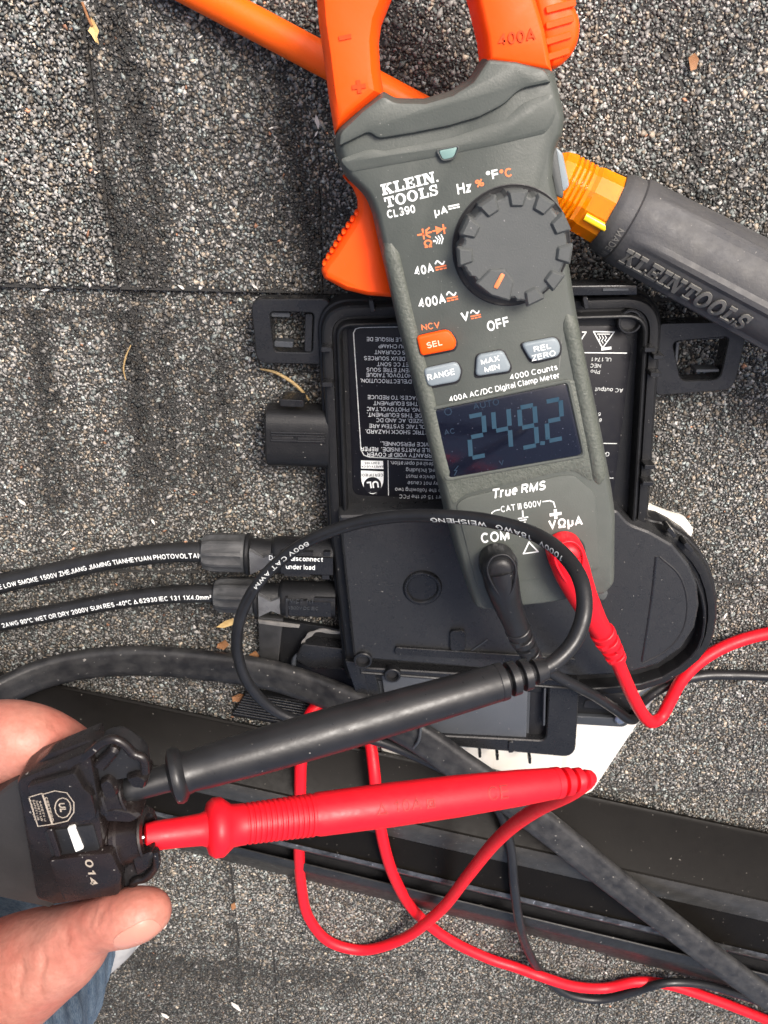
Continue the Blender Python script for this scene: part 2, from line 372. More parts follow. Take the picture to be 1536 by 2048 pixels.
def _sans_table():
    A = _arc; T = {}
    T['A'] = (.74, [[(0, 0), (.37, 1), (.74, 0)], [(.14, .32), (.60, .32)]])
    T['B'] = (.66, [[(0, .53), (0, 1)]+A(.36, .765, .25, .235, 90, -90)+[(0, .53), (0, 0)]+A(.38, .265, .28, .265, -90, 90)])
    T['C'] = (.72, [A(.38, .5, .38, .5, 42, 318, 16)])
    T['D'] = (.70, [[(.28, 0), (0, 0), (0, 1)]+A(.28, .5, .42, .5, 90, -90, 12)])
    T['E'] = (.60, [[(.58, 1), (0, 1), (0, 0), (.60, 0)], [(0, .53), (.52, .53)]])
    T['F'] = (.56, [[(.56, 1), (0, 1), (0, 0)], [(0, .53), (.48, .53)]])
    T['G'] = (.76, [A(.38, .5, .38, .5, 45, 335, 16)+[(.76, .46), (.44, .46)]])
    T['H'] = (.70, [[(0, 0), (0, 1)], [(.70, 0), (.70, 1)], [(0, .53), (.70, .53)]])
    T['I'] = (.0, [[(0, 0), (0, 1)]])
    T['J'] = (.48, [[(.48, 1), (.48, .28)]+A(.24, .26, .24, .26, 0, -180, 8)])
    T['K'] = (.68, [[(0, 0), (0, 1)], [(.66, 1), (0, .38)], [(.22, .58), (.68, 0)]])
    T['L'] = (.54, [[(0, 1), (0, 0), (.54, 0)]])
    T['M'] = (.84, [[(0, 0), (0, 1), (.42, .05), (.84, 1), (.84, 0)]])
    T['N'] = (.70, [[(0, 0), (0, 1), (.70, 0), (.70, 1)]])
    T['O'] = (.78, [A(.39, .5, .39, .5, 0, 360, 20)])
    T['P'] = (.62, [[(0, 0), (0, 1)]+A(.34, .74, .28, .26, 90, -90)+[(0, .48)]])
    T['Q'] = (.78, [A(.39, .5, .39, .5, 0, 360, 20), [(.50, .22), (.80, -.04)]])
    T['R'] = (.68, [[(0, 0), (0, 1)]+A(.36, .75, .28, .25, 90, -90)+[(0, .50)], [(.36, .50), (.66, 0)]])
    T['S'] = (.64, [A(.32, .755, .29, .245, 25, 270, 10)[:-1]+A(.32, .255, .32, .255, 90, -158, 11)])
    T['T'] = (.64, [[(0, 1), (.64, 1)], [(.32, 0), (.32, 1)]])
    T['U'] = (.70, [[(0, 1), (0, .34)]+A(.35, .34, .35, .34, 180, 360, 10)+[(.70, 1)]])
    T['V'] = (.70, [[(0, 1), (.35, 0), (.70, 1)]]); T['W'] = (1.0, [[(0, 1), (.25, 0), (.50, .96), (.75, 0), (1.0, 1)]])
    T['X'] = (.68, [[(0, 0), (.68, 1)], [(0, 1), (.68, 0)]]); T['Y'] = (.70, [[(0, 1), (.35, .42), (.70, 1)], [(.35, .42), (.35, 0)]])
    T['Z'] = (.64, [[(0, 1), (.64, 1), (0, 0), (.64, 0)]])
    T['0'] = (.56, [A(.28, .5, .28, .5, 0, 360, 18)]); T['1'] = (.56, [[(.10, .74), (.36, .98), (.36, 0)]])
    T['2'] = (.58, [A(.28, .71, .28, .29, 165, -20, 9)+[(.42, .42), (0, 0), (.58, 0)]])
    T['3'] = (.58, [A(.28, .745, .26, .255, 150, -80, 9)+A(.28, .265, .30, .265, 80, -155, 10)])
    T['4'] = (.60, [[(.44, 0), (.44, 1), (0, .28), (.60, .28)]]); T['5'] = (.58, [[(.54, 1), (.10, 1), (.04, .52)]+A(.28, .32, .30, .32, 120, -150, 11)])
    T['6'] = (.58, [A(.29, .31, .29, .31, 150, 510, 16), [(.0, .34)]+A(.30, .5, .30, .5, 175, 45, 8)]); T['7'] = (.56, [[(0, 1), (.56, 1), (.20, 0)]])
    T['8'] = (.58, [A(.29, .76, .24, .24, 0, 360, 14), A(.29, .27, .29, .27, 0, 360, 16)]); T['9'] = (.58, [A(.29, .69, .29, .31, -30, 330, 16), [(.58, .66)]+A(.28, .5, .30, .5, -5, -135, 8)])
    x = .72                                                     # x-height
    T['a'] = (.48, [[(.46, 0), (.46, .50)]+A(.24, .50, .22, .22, 0, 160, 7), [(.46, .42)]+A(.20, .20, .20, .20, 100, 330, 9)])
    T['b'] = (.52, [[(0, 0), (0, 1)], A(.26, .36, .26, .36, 0, 360, 14)]); T['c'] = (.48, [A(.26, .36, .26, .36, 50, 310, 12)])
    T['d'] = (.52, [[(.52, 0), (.52, 1)], A(.26, .36, .26, .36, 0, 360, 14)]); T['e'] = (.52, [[(.02, .38), (.52, .38)]+A(.26, .36, .26, .36, 5, 310, 13)])
    T['f'] = (.30, [[(.12, 0), (.12, .78)]+A(.32, .78, .20, .22, 180, 90, 6), [(0, .70), (.30, .70)]]); T['g'] = (.52, [[(.52, x), (.52, -.08)]+A(.26, -.08, .26, .20, 0, -155, 8), A(.26, .36, .26, .36, 0, 360, 14)])
    T['h'] = (.48, [[(0, 0), (0, 1)], [(0, .40)]+A(.24, .46, .24, .26, 170, 0, 8)+[(.48, 0)]]); T['i'] = (0, [[(0, 0), (0, .72)], [(0, .92), (0, 1.02)]]); T['j'] = T['i']
    T['k'] = (.46, [[(0, 0), (0, 1)], [(.44, .70), (0, .28)], [(.16, .42), (.46, 0)]]); T['l'] = (0, [[(0, 0), (0, 1)]])
    T['m'] = (.80, [[(0, 0), (0, .72)], [(0, .42)]+A(.20, .48, .20, .24, 170, 0, 7)+[(.40, 0)], [(.40, .42)]+A(.60, .48, .20, .24, 170, 0, 7)+[(.80, 0)]])
    T['n'] = (.48, [[(0, 0), (0, .72)], [(0, .40)]+A(.24, .46, .24, .26, 170, 0, 8)+[(.48, 0)]]); T['o'] = (.54, [A(.27, .36, .27, .36, 0, 360, 16)])
    T['p'] = (.52, [[(0, -.28), (0, .72)], A(.26, .36, .26, .36, 0, 360, 14)]); T['r'] = (.28, [[(0, 0), (0, .72)], [(0, .44)]+A(.26, .46, .26, .26, 165, 85, 6)])
    T['s'] = (.44, [A(.22, .545, .20, .175, 30, 270, 8)[:-1]+A(.22, .18, .22, .19, 90, -150, 9)]); T['t'] = (.28, [[(.12, .94), (.12, .16)]+A(.26, .16, .14, .16, 180, 280, 5), [(0, .70), (.28, .70)]])
    T['u'] = (.48, [[(0, .72), (0, .26)]+A(.24, .26, .24, .26, 180, 360, 8)+[(.48, .72)], [(.48, 0), (.48, .4)]]); T['v'] = (.48, [[(0, .72), (.24, 0), (.48, .72)]])
    T['w'] = (.72, [[(0, .72), (.18, 0), (.36, .70), (.54, 0), (.72, .72)]]); T['z'] = (.44, [[(0, .72), (.44, .72), (0, 0), (.44, 0)]]); T['y'] = (.48, [[(0, .72), (.25, .02)], [(.48, .72), (.16, -.28)]])
    T['.'] = (0, [[(0, 0), (0, .04)]]); T[':'] = (0, [[(0, 0), (0, .04)], [(0, .55), (0, .59)]]); T[','] = (0, [[(.02, .05), (-.06, -.16)]]); T["'"] = (0, [[(0, .72), (0, 1)]])
    T['/'] = (.34, [[(0, 0), (.34, 1)]]); T['-'] = (.28, [[(0, .40), (.28, .40)]]); T['+'] = (.56, [[(0, .5), (.56, .5)], [(.28, .22), (.28, .78)]]); T['–'] = (.5, [[(0, .45), (.5, .45)]])
    T['°'] = (.26, [A(.13, .86, .13, .14, 0, 360, 12)]); T['%'] = (.80, [A(.17, .77, .17, .22, 0, 360, 12), A(.63, .23, .17, .22, 0, 360, 12), [(.18, 0), (.62, 1)]])
    T['µ'] = (.48, [[(0, .72), (0, -.28)], [(0, .26)]+A(.24, .26, .24, .26, 180, 360, 8)+[(.48, .72)]]); T['Ω'] = (.80, [[(0, 0), (.26, 0), (.26, .10)]+A(.40, .58, .36, .42, 235, -55, 14)+[(.54, .10), (.54, 0), (.80, 0)]])
    T['△'] = (.80, [[(0, 0), (.40, .86), (.80, 0), (0, 0)]]); T['◻'] = (.62, [[(0, .0), (0, .74), (.62, .74), (.62, 0), (0, 0)], [(.2, .22), (.2, .52), (.42, .52), (.42, .22), (.2, .22)]]); T['²'] = (.28, [A(.14, .86, .14, .14, 165, -20, 6)+[(.2, .72), (0, .52), (.28, .52)]])
    return T
SANS = _sans_table()
def sans(s_, weight=.17, shear=0, align='CENTER', spacing=1, sx=1):
    """lettering from constant-width strokes; each stroke lies 0.02 mm above the last"""
    V = []; Fc = []; x0 = 0.; hw = weight/2
    for ch in s_:
        if ch == ' ': x0 += .34; continue
        wd, strokes = SANS[ch]; fx = lambda p: (x0+hw+p[0]*.98, hw+p[1]*(1-weight))
        for k, st in enumerate(strokes):
            pts = [fx(p) for p in st]; closed = len(pts) > 3 and math.dist(pts[0], pts[-1]) < 1e-6
            q = [pts[0]]
            for a, b in zip(pts[:-1], pts[1:]):
                L = math.dist(a, b)
                if L < 1e-4: continue
                n = max(1, int(math.ceil(L/.34)))
                q += [(a[0]+(b[0]-a[0])*i/n, a[1]+(b[1]-a[1])*i/n) for i in range(1, n+1)]
            if closed: q = q[:-1]
            m = len(q); o = len(V)
            for i in range(m):
                p = q[i]; a = q[i-1] if (i > 0 or closed) else None; c = q[(i+1) % m] if (i < m-1 or closed) else None
                d1 = Vector((p[0]-a[0], p[1]-a[1])).normalized() if a else None; d2 = Vector((c[0]-p[0], c[1]-p[1])).normalized() if c else None
                d1 = d1 or d2; d2 = d2 or d1; n1 = Vector((-d1.y, d1.x)); n2 = Vector((-d2.y, d2.x)); mm = n1+n2
                if mm.length < 1e-4: mm = n1
                mm = mm/max(mm.dot(n1), .42); e = Vector((0, 0))
                if not closed: e = -d2*hw*(1 if i == 0 and len(st) == 2 else 0)+d1*hw*(1 if i == m-1 and len(st) == 2 else 0)
                # straight strokes reach the cap line, so they are not lengthened sideways
                if len(st) == 2 and (ch in 'AKVXYRkvy/'): e = e*.6
                for sg in (1, -1): V.append((p[0]+mm.x*hw*sg+e.x, p[1]+mm.y*hw*sg+e.y, k*.02))
            for i in range(m if closed else m-1):
                j = (i+1) % m; Fc.append((o+2*i, o+2*i+1, o+2*j+1, o+2*j))
        x0 += wd*.98+weight+.13*spacing
    W = x0-.13; off = {'CENTER': W/2, 'LEFT': 0, 'RIGHT': W}[align]
    return [((x-off)*sx+shear*y, y, z) for x, y, z in V], Fc
def frame2d(px, py, ang, z):
    a = R(ang); c = P(px, py, z); u = (P(px+math.cos(a), py-math.sin(a), z)-c); u.normalize(); v = Vector((-u.y, u.x, 0))
    pu = (P(px-math.sin(a)*10, py-math.cos(a)*10, z)-c).dot(v)/10     # mm per pixel along the cap height
    return c, u, v, pu
def text(s, px, py, cap, ang, z, m, parent, bold=.035, shear=0, align='CENTER', lift=.12, sx=1, name='lettering', thick=0, spacing=1, width=None):
    g, f = sans(s, .12+bold*1.7, shear, align, spacing, sx)
    c, u, v, k = frame2d(px, py, ang, z); h = cap*k
    if width:                                                         # make the line this many pixels wide
        a = R(ang); wmm = (P(px+math.cos(a)*width/2, py-math.sin(a)*width/2, z)-P(px-math.cos(a)*width/2, py+math.sin(a)*width/2, z)).length
        w0 = (max(p[0] for p in g)-min(p[0] for p in g))*h; g = [(x*wmm/w0, y, zz) for x, y, zz in g]
    V = [tuple(c+u*(x*h)+v*((y-.5)*h)+Vector((0, 0, lift+zz))) for x, y, zz in g]
    if thick:
        n = len(V); V2 = [(a, b, z_-lift-.05) for a, b, z_ in V]; edges = {}
        for q in f:
            for i in range(len(q)):
                e = (q[i], q[(i+1) % len(q)])
                if (e[1], e[0]) in edges: edges.pop((e[1], e[0]))
                else: edges[e] = 1
        F2 = list(f)+[(b, a, a+n, b+n) for a, b in edges]
        return mk(name, (V+V2, F2), m, parent, smooth=None)
    return mk(name, (V, f), m, parent, smooth=None)
def text_on_tube(s, path, r, s0, cap, m, parent, flip=False, bold=.04, up=0, sx=1.15, spacing=1.1, total=None):
    """lettering wrapped on top of a swept cable; s0 = start distance along the path (mm), cap = mm"""
    g, f = sans(s, .15+bold, 0, 'LEFT', spacing, sx); fr = frames(path)
    L = [0]
    for a, b in zip(path[:-1], path[1:]): L.append(L[-1]+(b-a).length)
    if total:
        k = total/(max(p[0] for p in g)*cap); g = [(x*k, y, zz) for x, y, zz in g]
    V = []
    for x, y, zz in g:
        d = s0+x*cap if not flip else s0-x*cap
        d = min(max(d, 0), L[-1]-1e-3); i = max(0, min(len(L)-2, int(np.searchsorted(L, d))-1)); t = (d-L[i])/(L[i+1]-L[i])
        p = path[i].lerp(path[i+1], t); sd = fr[i][1].lerp(fr[i+1][1], t); u = fr[i][2].lerp(fr[i+1][2], t)
        th = ((y-.5)*cap)/r*(-1 if not flip else 1)+up
        V.append(tuple(p+sd*((r*1.006+.1+zz)*math.sin(th))+u*((r*1.006+.1+zz)*math.cos(th))))
    return mk('lettering', (V, f), m, parent, smooth=None)

# ================================================================== the roof
SK = 0.035
ys = [P(300, 590, 0).y+143*(2-k) for k in range(8)]      # butt edges: 143 mm exposure, as on real laminated shingles
roof = mk('roof', ([(-1500, -1500, -12), (1500, -1500, -12), (1500, 1500, -12), (-1500, 1500, -12)], [(0, 1, 2, 3)]), 'far_shingle', smooth=None, kind='structure')
GX, GY0, GY1 = 400, ys[-1], ys[0]
lean = 0.0
joints = {2: [P(200, 300, 0).x, P(637, 300, 0).x, P(1660, 300, 0).x], 3: [P(900, 900, 0).x, P(1680, 900, 0).x], 4: [P(402, 1350, 0).x, P(900, 1500, 0).x], 5: [P(468, 1810, 0).x, P(1500, 1800, 0).x], 6: [P(552, 2000, 0).x, P(1210, 1960, 0).x]}
THK = 4.2
def zsurf(k, y):        # top of course k: 0 at its butt edge, lower up-slope where the next course covers it
    t = (y-ys[k])/(ys[k-1]-ys[k]); return -THK*np.clip(t, 0, 1.3)
tabs = []               # thicker laminated tabs: (course, x0, x1)
for k in range(1, 8):
    js = sorted(joints.get(k, [-120, 140])); xs = [-GX]+js+[GX]
    for a, b in zip(xs[:-1], xs[1:]):
        a2, b2 = a+.25, b-.25; y0, y1 = ys[k], ys[k-1]+30
        V = []
        for x, y in ((a2, y0), (b2, y0), (b2, y1), (a2, y1)):
            V.append((x+lean*(y-y0), y+SK*x*-.6, float(zsurf(k, y))))
        V += [(x, y, z-3.8) for x, y, z in V]
        mk('shingle', (V, [(0, 1, 2, 3), (7, 6, 5, 4), (0, 4, 5, 1), (1, 5, 6, 2), (2, 6, 7, 3), (3, 7, 4, 0)]), 'shingle_mat', roof, smooth=None)
# mineral granules: real little stones bedded in the asphalt
def granules():
    gs = 1.17; gx = np.arange(-GX, GX, gs); gy = np.arange(GY0, GY1, gs)
    x, y = np.meshgrid(gx, gy); x[1::2] += gs*.5; x = x.ravel(); y = y.ravel(); n = len(x)
    x = x+rng.uniform(-.55, .55, n); y = y+rng.uniform(-.55, .55, n)
    # keep what lies within or near the view
    yy = np.array([P(768, p, 0).y for p in range(-90, 2260, 20)])[::-1]; ww = np.array([P(1536, p, 0).x for p in range(-90, 2260, 20)])[::-1]
    half = np.interp(y, yy, ww); keep = (np.abs(x) < half+30) & (y < yy[-1]) & (y > yy[0])
    x = x[keep]; y = y[keep]; n = len(x)
    ysk = y+SK*.6*x
    k = np.zeros(n, int)
    for i in range(1, 8): k[(ysk >= ys[i]) & (ysk < ys[i-1])] = i
    k[k == 0] = 1
    z = np.zeros(n); jd = np.full(n, 99.)
    for i in range(1, 8):
        mk_ = k == i; z[mk_] = zsurf(i, ysk[mk_])
        for j in joints.get(i, [-120, 140]):
            xx = x-lean*(ysk-ys[i]); jd = np.where(mk_, np.minimum(jd, np.abs(xx-j)), jd)
    edge = ysk-np.array(ys)[k]
    # picture position, to place weathering and other tone patches where the photo has them
    d = np.stack([x, y, z], 1)-np.array(CAM)[None]
    dep = d@np.array(FWD); u = 768+F*(d@np.array(RIGHT))/dep; v = 1024-F*(d@np.array(UP))/dep
    def blob(cx, cy, sx, sy, rot=0):
        c, s_ = math.cos(rot), math.sin(rot); a = (u-cx)*c+(v-cy)*s_; b = -(u-cx)*s_+(v-cy)*c
        return np.exp(-(a/sx)**2-(b/sy)**2)
    def vnoise(sc, seed):
        r = np.random.default_rng(seed).uniform(-1, 1, (64, 64)); a = x/sc+31.3; b = y/sc+31.7
        i = np.floor(a).astype(int); j = np.floor(b).astype(int); fa = a-i; fb = b-j
        fa = fa*fa*(3-2*fa); fb = fb*fb*(3-2*fb); g = lambda p, q: r[p % 64, q % 64]
        return (g(i, j)*(1-fa)+g(i+1, j)*fa)*(1-fb)+(g(i, j+1)*(1-fa)+g(i+1, j+1)*fa)*fb
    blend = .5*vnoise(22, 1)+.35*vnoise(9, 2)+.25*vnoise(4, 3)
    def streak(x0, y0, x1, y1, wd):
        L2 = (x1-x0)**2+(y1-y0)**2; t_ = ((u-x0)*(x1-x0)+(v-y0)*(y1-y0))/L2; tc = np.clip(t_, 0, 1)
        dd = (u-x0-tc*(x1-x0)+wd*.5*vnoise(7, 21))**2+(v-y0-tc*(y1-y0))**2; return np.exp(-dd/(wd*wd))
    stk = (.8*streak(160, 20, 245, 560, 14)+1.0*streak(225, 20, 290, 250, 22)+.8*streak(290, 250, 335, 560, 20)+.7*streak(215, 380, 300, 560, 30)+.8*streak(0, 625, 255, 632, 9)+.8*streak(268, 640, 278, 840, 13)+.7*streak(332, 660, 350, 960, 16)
           +.6*streak(72, 640, 105, 800, 14)+.6*streak(0, 400, 12, 560, 20)+.6*streak(140, 820, 170, 1000, 16)+.5*streak(440, 700, 470, 1000, 18)+.7*streak(560, 180, 640, 560, 22)+.6*streak(420, 1480, 480, 1980, 8)+.5*streak(1360, 200, 1440, 520, 26)+.5*streak(1310, 980, 1330, 1030, 20)+.7*streak(250, 640, 300, 1000, 34)+.6*streak(60, 660, 120, 1000, 26)+.5*streak(380, 640, 430, 980, 22)+.5*streak(0, 1152, 400, 1170, 14)+.6*streak(0, 1900, 700, 1960, 22))  # a few dark lines follow the course edges
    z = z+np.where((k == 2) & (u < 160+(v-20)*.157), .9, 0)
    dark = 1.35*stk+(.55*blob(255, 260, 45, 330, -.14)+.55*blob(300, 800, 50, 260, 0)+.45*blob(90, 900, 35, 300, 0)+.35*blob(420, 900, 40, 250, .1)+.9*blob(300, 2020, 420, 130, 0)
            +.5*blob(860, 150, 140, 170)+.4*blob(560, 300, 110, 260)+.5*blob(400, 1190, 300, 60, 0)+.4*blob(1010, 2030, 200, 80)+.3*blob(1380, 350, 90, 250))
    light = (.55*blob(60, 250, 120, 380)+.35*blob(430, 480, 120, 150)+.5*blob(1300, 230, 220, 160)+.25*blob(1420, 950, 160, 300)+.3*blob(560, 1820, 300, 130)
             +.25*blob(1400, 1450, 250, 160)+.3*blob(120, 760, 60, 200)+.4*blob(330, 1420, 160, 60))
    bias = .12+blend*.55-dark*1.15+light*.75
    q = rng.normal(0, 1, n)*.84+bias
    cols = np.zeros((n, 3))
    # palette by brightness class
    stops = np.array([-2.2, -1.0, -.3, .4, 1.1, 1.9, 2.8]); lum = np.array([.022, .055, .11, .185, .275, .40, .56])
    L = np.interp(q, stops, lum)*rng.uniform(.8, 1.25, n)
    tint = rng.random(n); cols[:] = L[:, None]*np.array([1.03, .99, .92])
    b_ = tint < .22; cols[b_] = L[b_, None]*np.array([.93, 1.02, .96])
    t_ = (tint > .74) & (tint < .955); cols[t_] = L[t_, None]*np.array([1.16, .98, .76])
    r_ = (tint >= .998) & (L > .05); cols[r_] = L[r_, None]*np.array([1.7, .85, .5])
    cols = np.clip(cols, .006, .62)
    # stones: squashed, jittered octahedra
    s = rng.lognormal(math.log(.75), .30, n)*np.where(y > 60, 1.08, 1.0)
    s = np.clip(s, .4, 1.6)
    dirs = np.array([[1, 0, 0], [-1, 0, 0], [0, 1, 0], [0, -1, 0], [0, 0, 1], [0, 0, -1.]])
    ang = rng.uniform(0, 2*np.pi, n); ca, sa = np.cos(ang), np.sin(ang)
    ax = rng.uniform(.85, 1.5, n); ay = rng.uniform(.65, 1.0, n); az = rng.uniform(.35, .62, n)
    loc = dirs[None]*(s[:, None, None])*np.stack([ax, ay, az], 1)[:, None, :]
    loc = loc+rng.normal(0, .2, (n, 6, 3))*s[:, None, None]
    X = loc[..., 0]*ca[:, None]-loc[..., 1]*sa[:, None]; Y = loc[..., 0]*sa[:, None]+loc[..., 1]*ca[:, None]
    sink = np.where(edge < 1.3+1.1*vnoise(5, 8), -3.6, np.where(jd < .55+.4*vnoise(5, 9), -1.7, 0))
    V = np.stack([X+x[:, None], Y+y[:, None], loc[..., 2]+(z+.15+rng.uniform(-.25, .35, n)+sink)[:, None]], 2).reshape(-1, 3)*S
    tri = np.array([[0, 2, 4], [2, 1, 4], [1, 3, 4], [3, 0, 4], [2, 0, 5], [1, 2, 5], [3, 1, 5], [0, 3, 5]])
    T = (tri[None]+np.arange(n)[:, None, None]*6).reshape(-1, 3)
    me = bpy.data.meshes.new('granules'); me.vertices.add(len(V)); me.vertices.foreach_set('co', V.astype(np.float32).ravel())
    me.loops.add(T.size); me.loops.foreach_set('vertex_index', T.astype(np.int32).ravel())
    me.polygons.add(len(T)); me.polygons.foreach_set('loop_start', np.arange(0, T.size, 3, dtype=np.int32))
    me.update(calc_edges=True)
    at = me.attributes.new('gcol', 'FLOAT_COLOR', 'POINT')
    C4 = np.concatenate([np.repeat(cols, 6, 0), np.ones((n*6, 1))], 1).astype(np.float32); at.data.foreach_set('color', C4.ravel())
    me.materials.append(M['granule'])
    o = bpy.data.objects.new('granules', me); COL.objects.link(o); o.parent = roof; o['kind'] = 'stuff'
    print('granules', n)
granules()

# ================================================================== mounting rail
def rail():
    t = thing('mounting_rail', 'long black anodised aluminium mounting rail crossing below the inverter', 'rail', P(768, 1700, 0))
    # lines along the rail, each traced at two picture columns: (y at x=130, y at x=1500, height)
    def strip(name, lines, m, smooth=30):
        V = []; Fc = []; n = len(lines)
        for x in (-.35, 0, .25, .5, .75, 1, 1.3):
            for (ya, yb, z) in lines:
                a = P(130, ya, z); b = P(1500, yb, z); V.append(a.lerp(b, x))
        for k in range(6):
            for i in range(n-1): Fc.append((k*n+i, k*n+i+1, (k+1)*n+i+1, (k+1)*n+i))
        return mk(name, (V, Fc), m, t, smooth)
    # side wall (towards the inverter), shoulder, top face, then slot and lower lip
    strip('side_wall', [(1392, 1680, -2.5), (1374, 1660, 0), (1371, 1657, 5), (1373, 1661, 7), (1378, 1667, 8), (1381, 1670, 8.2), (1490, 1792, 25), (1494, 1796, 26)], 'rail')
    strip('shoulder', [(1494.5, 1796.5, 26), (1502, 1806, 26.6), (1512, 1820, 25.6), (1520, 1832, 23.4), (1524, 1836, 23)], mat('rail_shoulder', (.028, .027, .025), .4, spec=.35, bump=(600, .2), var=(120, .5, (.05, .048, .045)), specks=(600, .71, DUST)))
    strip('top_face', [(1524.5, 1836.5, 23), (1530, 1843, 23), (1580, 1900, 24)], 'rail')
    strip('slot_edge', [(1580.5, 1900.5, 24), (1581, 1901, 25.2), (1586, 1908, 25.4), (1588, 1912, 24.8), (1589, 1913, 22)], 'rail_edge')
    strip('slot', [(1589.2, 1913.2, 22), (1592, 1916, 6), (1611, 1938, 6), (1611, 1940, 15)], 'dark')
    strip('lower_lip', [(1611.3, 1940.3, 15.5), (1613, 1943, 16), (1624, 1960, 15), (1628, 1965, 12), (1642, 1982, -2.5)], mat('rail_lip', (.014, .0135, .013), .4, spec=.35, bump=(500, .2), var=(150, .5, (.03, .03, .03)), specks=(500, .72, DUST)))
    # scored line on the wall
    V, Fc = line([(-200, 1310), (1700, 1713)], .5, 8.3)
    return t
rail()

# ================================================================== aluminium mounting plate under the inverter
pl = mk('mounting_plate', block([(1270, 1000), (1340, 1028, 2), (1372, 1036, 3), (1388, 1060, 3), (1380, 1078, 2), (1345, 1345, 1), (1332, 1362, 1), (1185, 1582, 1), (1165, 1592, 1), (1020, 1548, 1), (838, 1492, 1), (842, 1430, 1), (814, 1426, 1), (817, 1516, 1), (764, 1502, 1), (745, 1430, 1), (900, 1200, 1)], -1, 3.2, bev=.4), 'alu', smooth=30,
        label='bright bare aluminium mounting plate under the black inverter', category='plate')

# ================================================================== microinverter
def inverter():
    t = thing('microinverter', 'black plastic solar microinverter with white printed label lying on the roof', 'inverter', P(960, 1000, 0))
    lobe = [(1293, 1033, 3), (1322, 1039), (1346, 1051), (1374, 1070), (1397, 1094), (1414, 1122), (1426, 1156), (1432, 1190), (1432, 1219), (1427, 1252), (1416, 1281), (1395, 1308), (1366, 1332), (1327, 1355), (1276, 1371), (1217, 1378)]
    hs = [(633, 596, 15), (1326, 574, 18), (1296, 1010, 6)]+lobe+[(1155, 1382, 2), (690, 1347, 2), (655, 1050)]
    q = px2(hs, 14)
    mk('housing', loft(q, [(1.2, 3.4), (0, 4.6), (0, 15), (.5, 16), (1.3, 16.4), (1.7, 19.4), (2.2, 20.8), (3.1, 21.6), (4.2, 21.8), (6.4, 21.6), (6.8, 20.2), (7.9, 20.2), (8.2, 23.8), (8.8, 25.0), (9.4, 25.3), (10.0, 24.9), (10.5, 23.6), (10.7, 18)], 7), 'black', t, 28)
    # second ridge inside the rim
    def ridge(pts, z, wd, hgt, name='ridge', m='black2', closed=False):
        return mk(name, sweep([P(x, y, z) for x, y in pts], lambda u: [(wd*.5, 0), (wd*.42, hgt*.75), (wd*.28, hgt), (-wd*.28, hgt), (-wd*.42, hgt*.75), (-wd*.5, 0)], 5), m, t, 40)
    # smooth cover of the lower half
    cover = [(676, 1030, 1.5), (1236, 1020, 2), (1258, 1046, 3), (1300, 1062), (1346, 1088), (1380, 1130), (1396, 1170), (1400, 1212), (1391, 1256), (1364, 1298), (1318, 1330), (1250, 1350), (1160, 1354, 2), (706, 1318, 2)]
    mk('cover', loft(px2(cover, 29), [(-.8, 17.5), (0, 27), (.5, 28.2), (1.5, 28.9), (2.4, 29)], 5), mat('cover_plastic', (.021, .0215, .0225), .31, spec=.5, bump=(1300, .28), var=(40, .4, (.018, .0185, .0195)), specks=(800, .735, DUST), scratch=(420, .74, (.07, .07, .075), .9)), t, 28)
    c = P(845, 1175, 29); mk('boss', vcyl((c.x, c.y), [(9.4, 28.9), (9.2, 29.9), (8.5, 30.6), (7.7, 30.6), (7.0, 29.9), (6.8, 29.2)], 36), 'black2', t, 40)
    mk('rib', bar((790, 1302), (1150, 1325), 4.2, 28.9, 30.9), 'black2', t, 40); mk('rib', bar((915, 1262), (916, 1302), 7.5, 28.9, 31.2), 'black2', t, 40)
    mk('arrow_mark', bar((930, 1312), (975, 1280), .8, 28.9, 29.7), 'greyplast', t, 40)
    mk('lobe_groove', sweep([P(x, y, 28.6) for x, y in [(1318, 1112), (1358, 1150), (1374, 1205), (1364, 1262), (1330, 1302), (1284, 1326)]], lambda u: circ(.7, 8), 6), 'dark', t)
    mk('lobe_groove', sweep([P(x, y, 28.6) for x, y in [(1312, 1112), (1304, 1190), (1294, 1260), (1284, 1322)]], lambda u: circ(.9, 8), 4), 'black2', t)
    for (x, y, z, r, g) in [(1258, 642, 22, 4.2, 'screw_hole'), (726, 1318, 29, 3.6, 'screw_hole'), (785, 1348, 26, 3.2, 'screw_hole')]:
        c = P(x, y, z); h = mk(g, vcyl((c.x, c.y), [(r+1, z-2), (r+1, z+1.6), (r+.6, z+2), (r, z+2), (r-.3, z+1.4), (r-.5, z-1)], 28), 'black2', t, 40)
        mk('hole', vcyl((c.x, c.y), [(r-.45, z-.9), (r-.45, z-.6)], 24), 'dark', h, 40)
    # snap hooks round the rim
    for x, y, dx, dy in [(744, 612, 0, 1), (1172, 606, 0, 1), (653, 700, 1, 0), (655, 770, 1, 0), (1300, 700, 1, 0), (1318, 715, 1, 0), (1312, 750, 1, 0), (1300, 935, 1, 0), (1296, 968, 1, 0), (1344, 1066, .6, .7), (1378, 1096, .6, .7)]:
        mk('snap_hook', bar((x-9*dx-2, y-12*dy), (x+9*dx+2, y+12*dy), 2.0, 20, 28), 'black2', t, 40)
    # raised tab at the top edge
    tb = mk('edge_tab', block([(1100, 572), (1275, 570), (1274, 590), (1100, 592)], 14, 27.6, bev=.5), 'black2', t)
    mk('tab_slot', bar((1205, 580), (1258, 579), 1.3, 27.4, 28.2), 'greyplast', tb)
    # recessed inner edge shade strip is real: the label floor lies 4 mm below the rim
    lb = mk('label_plate', loft(px2([(694, 652, 2.5), (1240, 652, 2.5), (1263, 694, 2), (1224, 1012, 2), (706, 990, 4)], 18.4), [(0, 17.9), (0, 18.35), (.1, 18.4)], 5), 'label', t)
    Z = 18.4
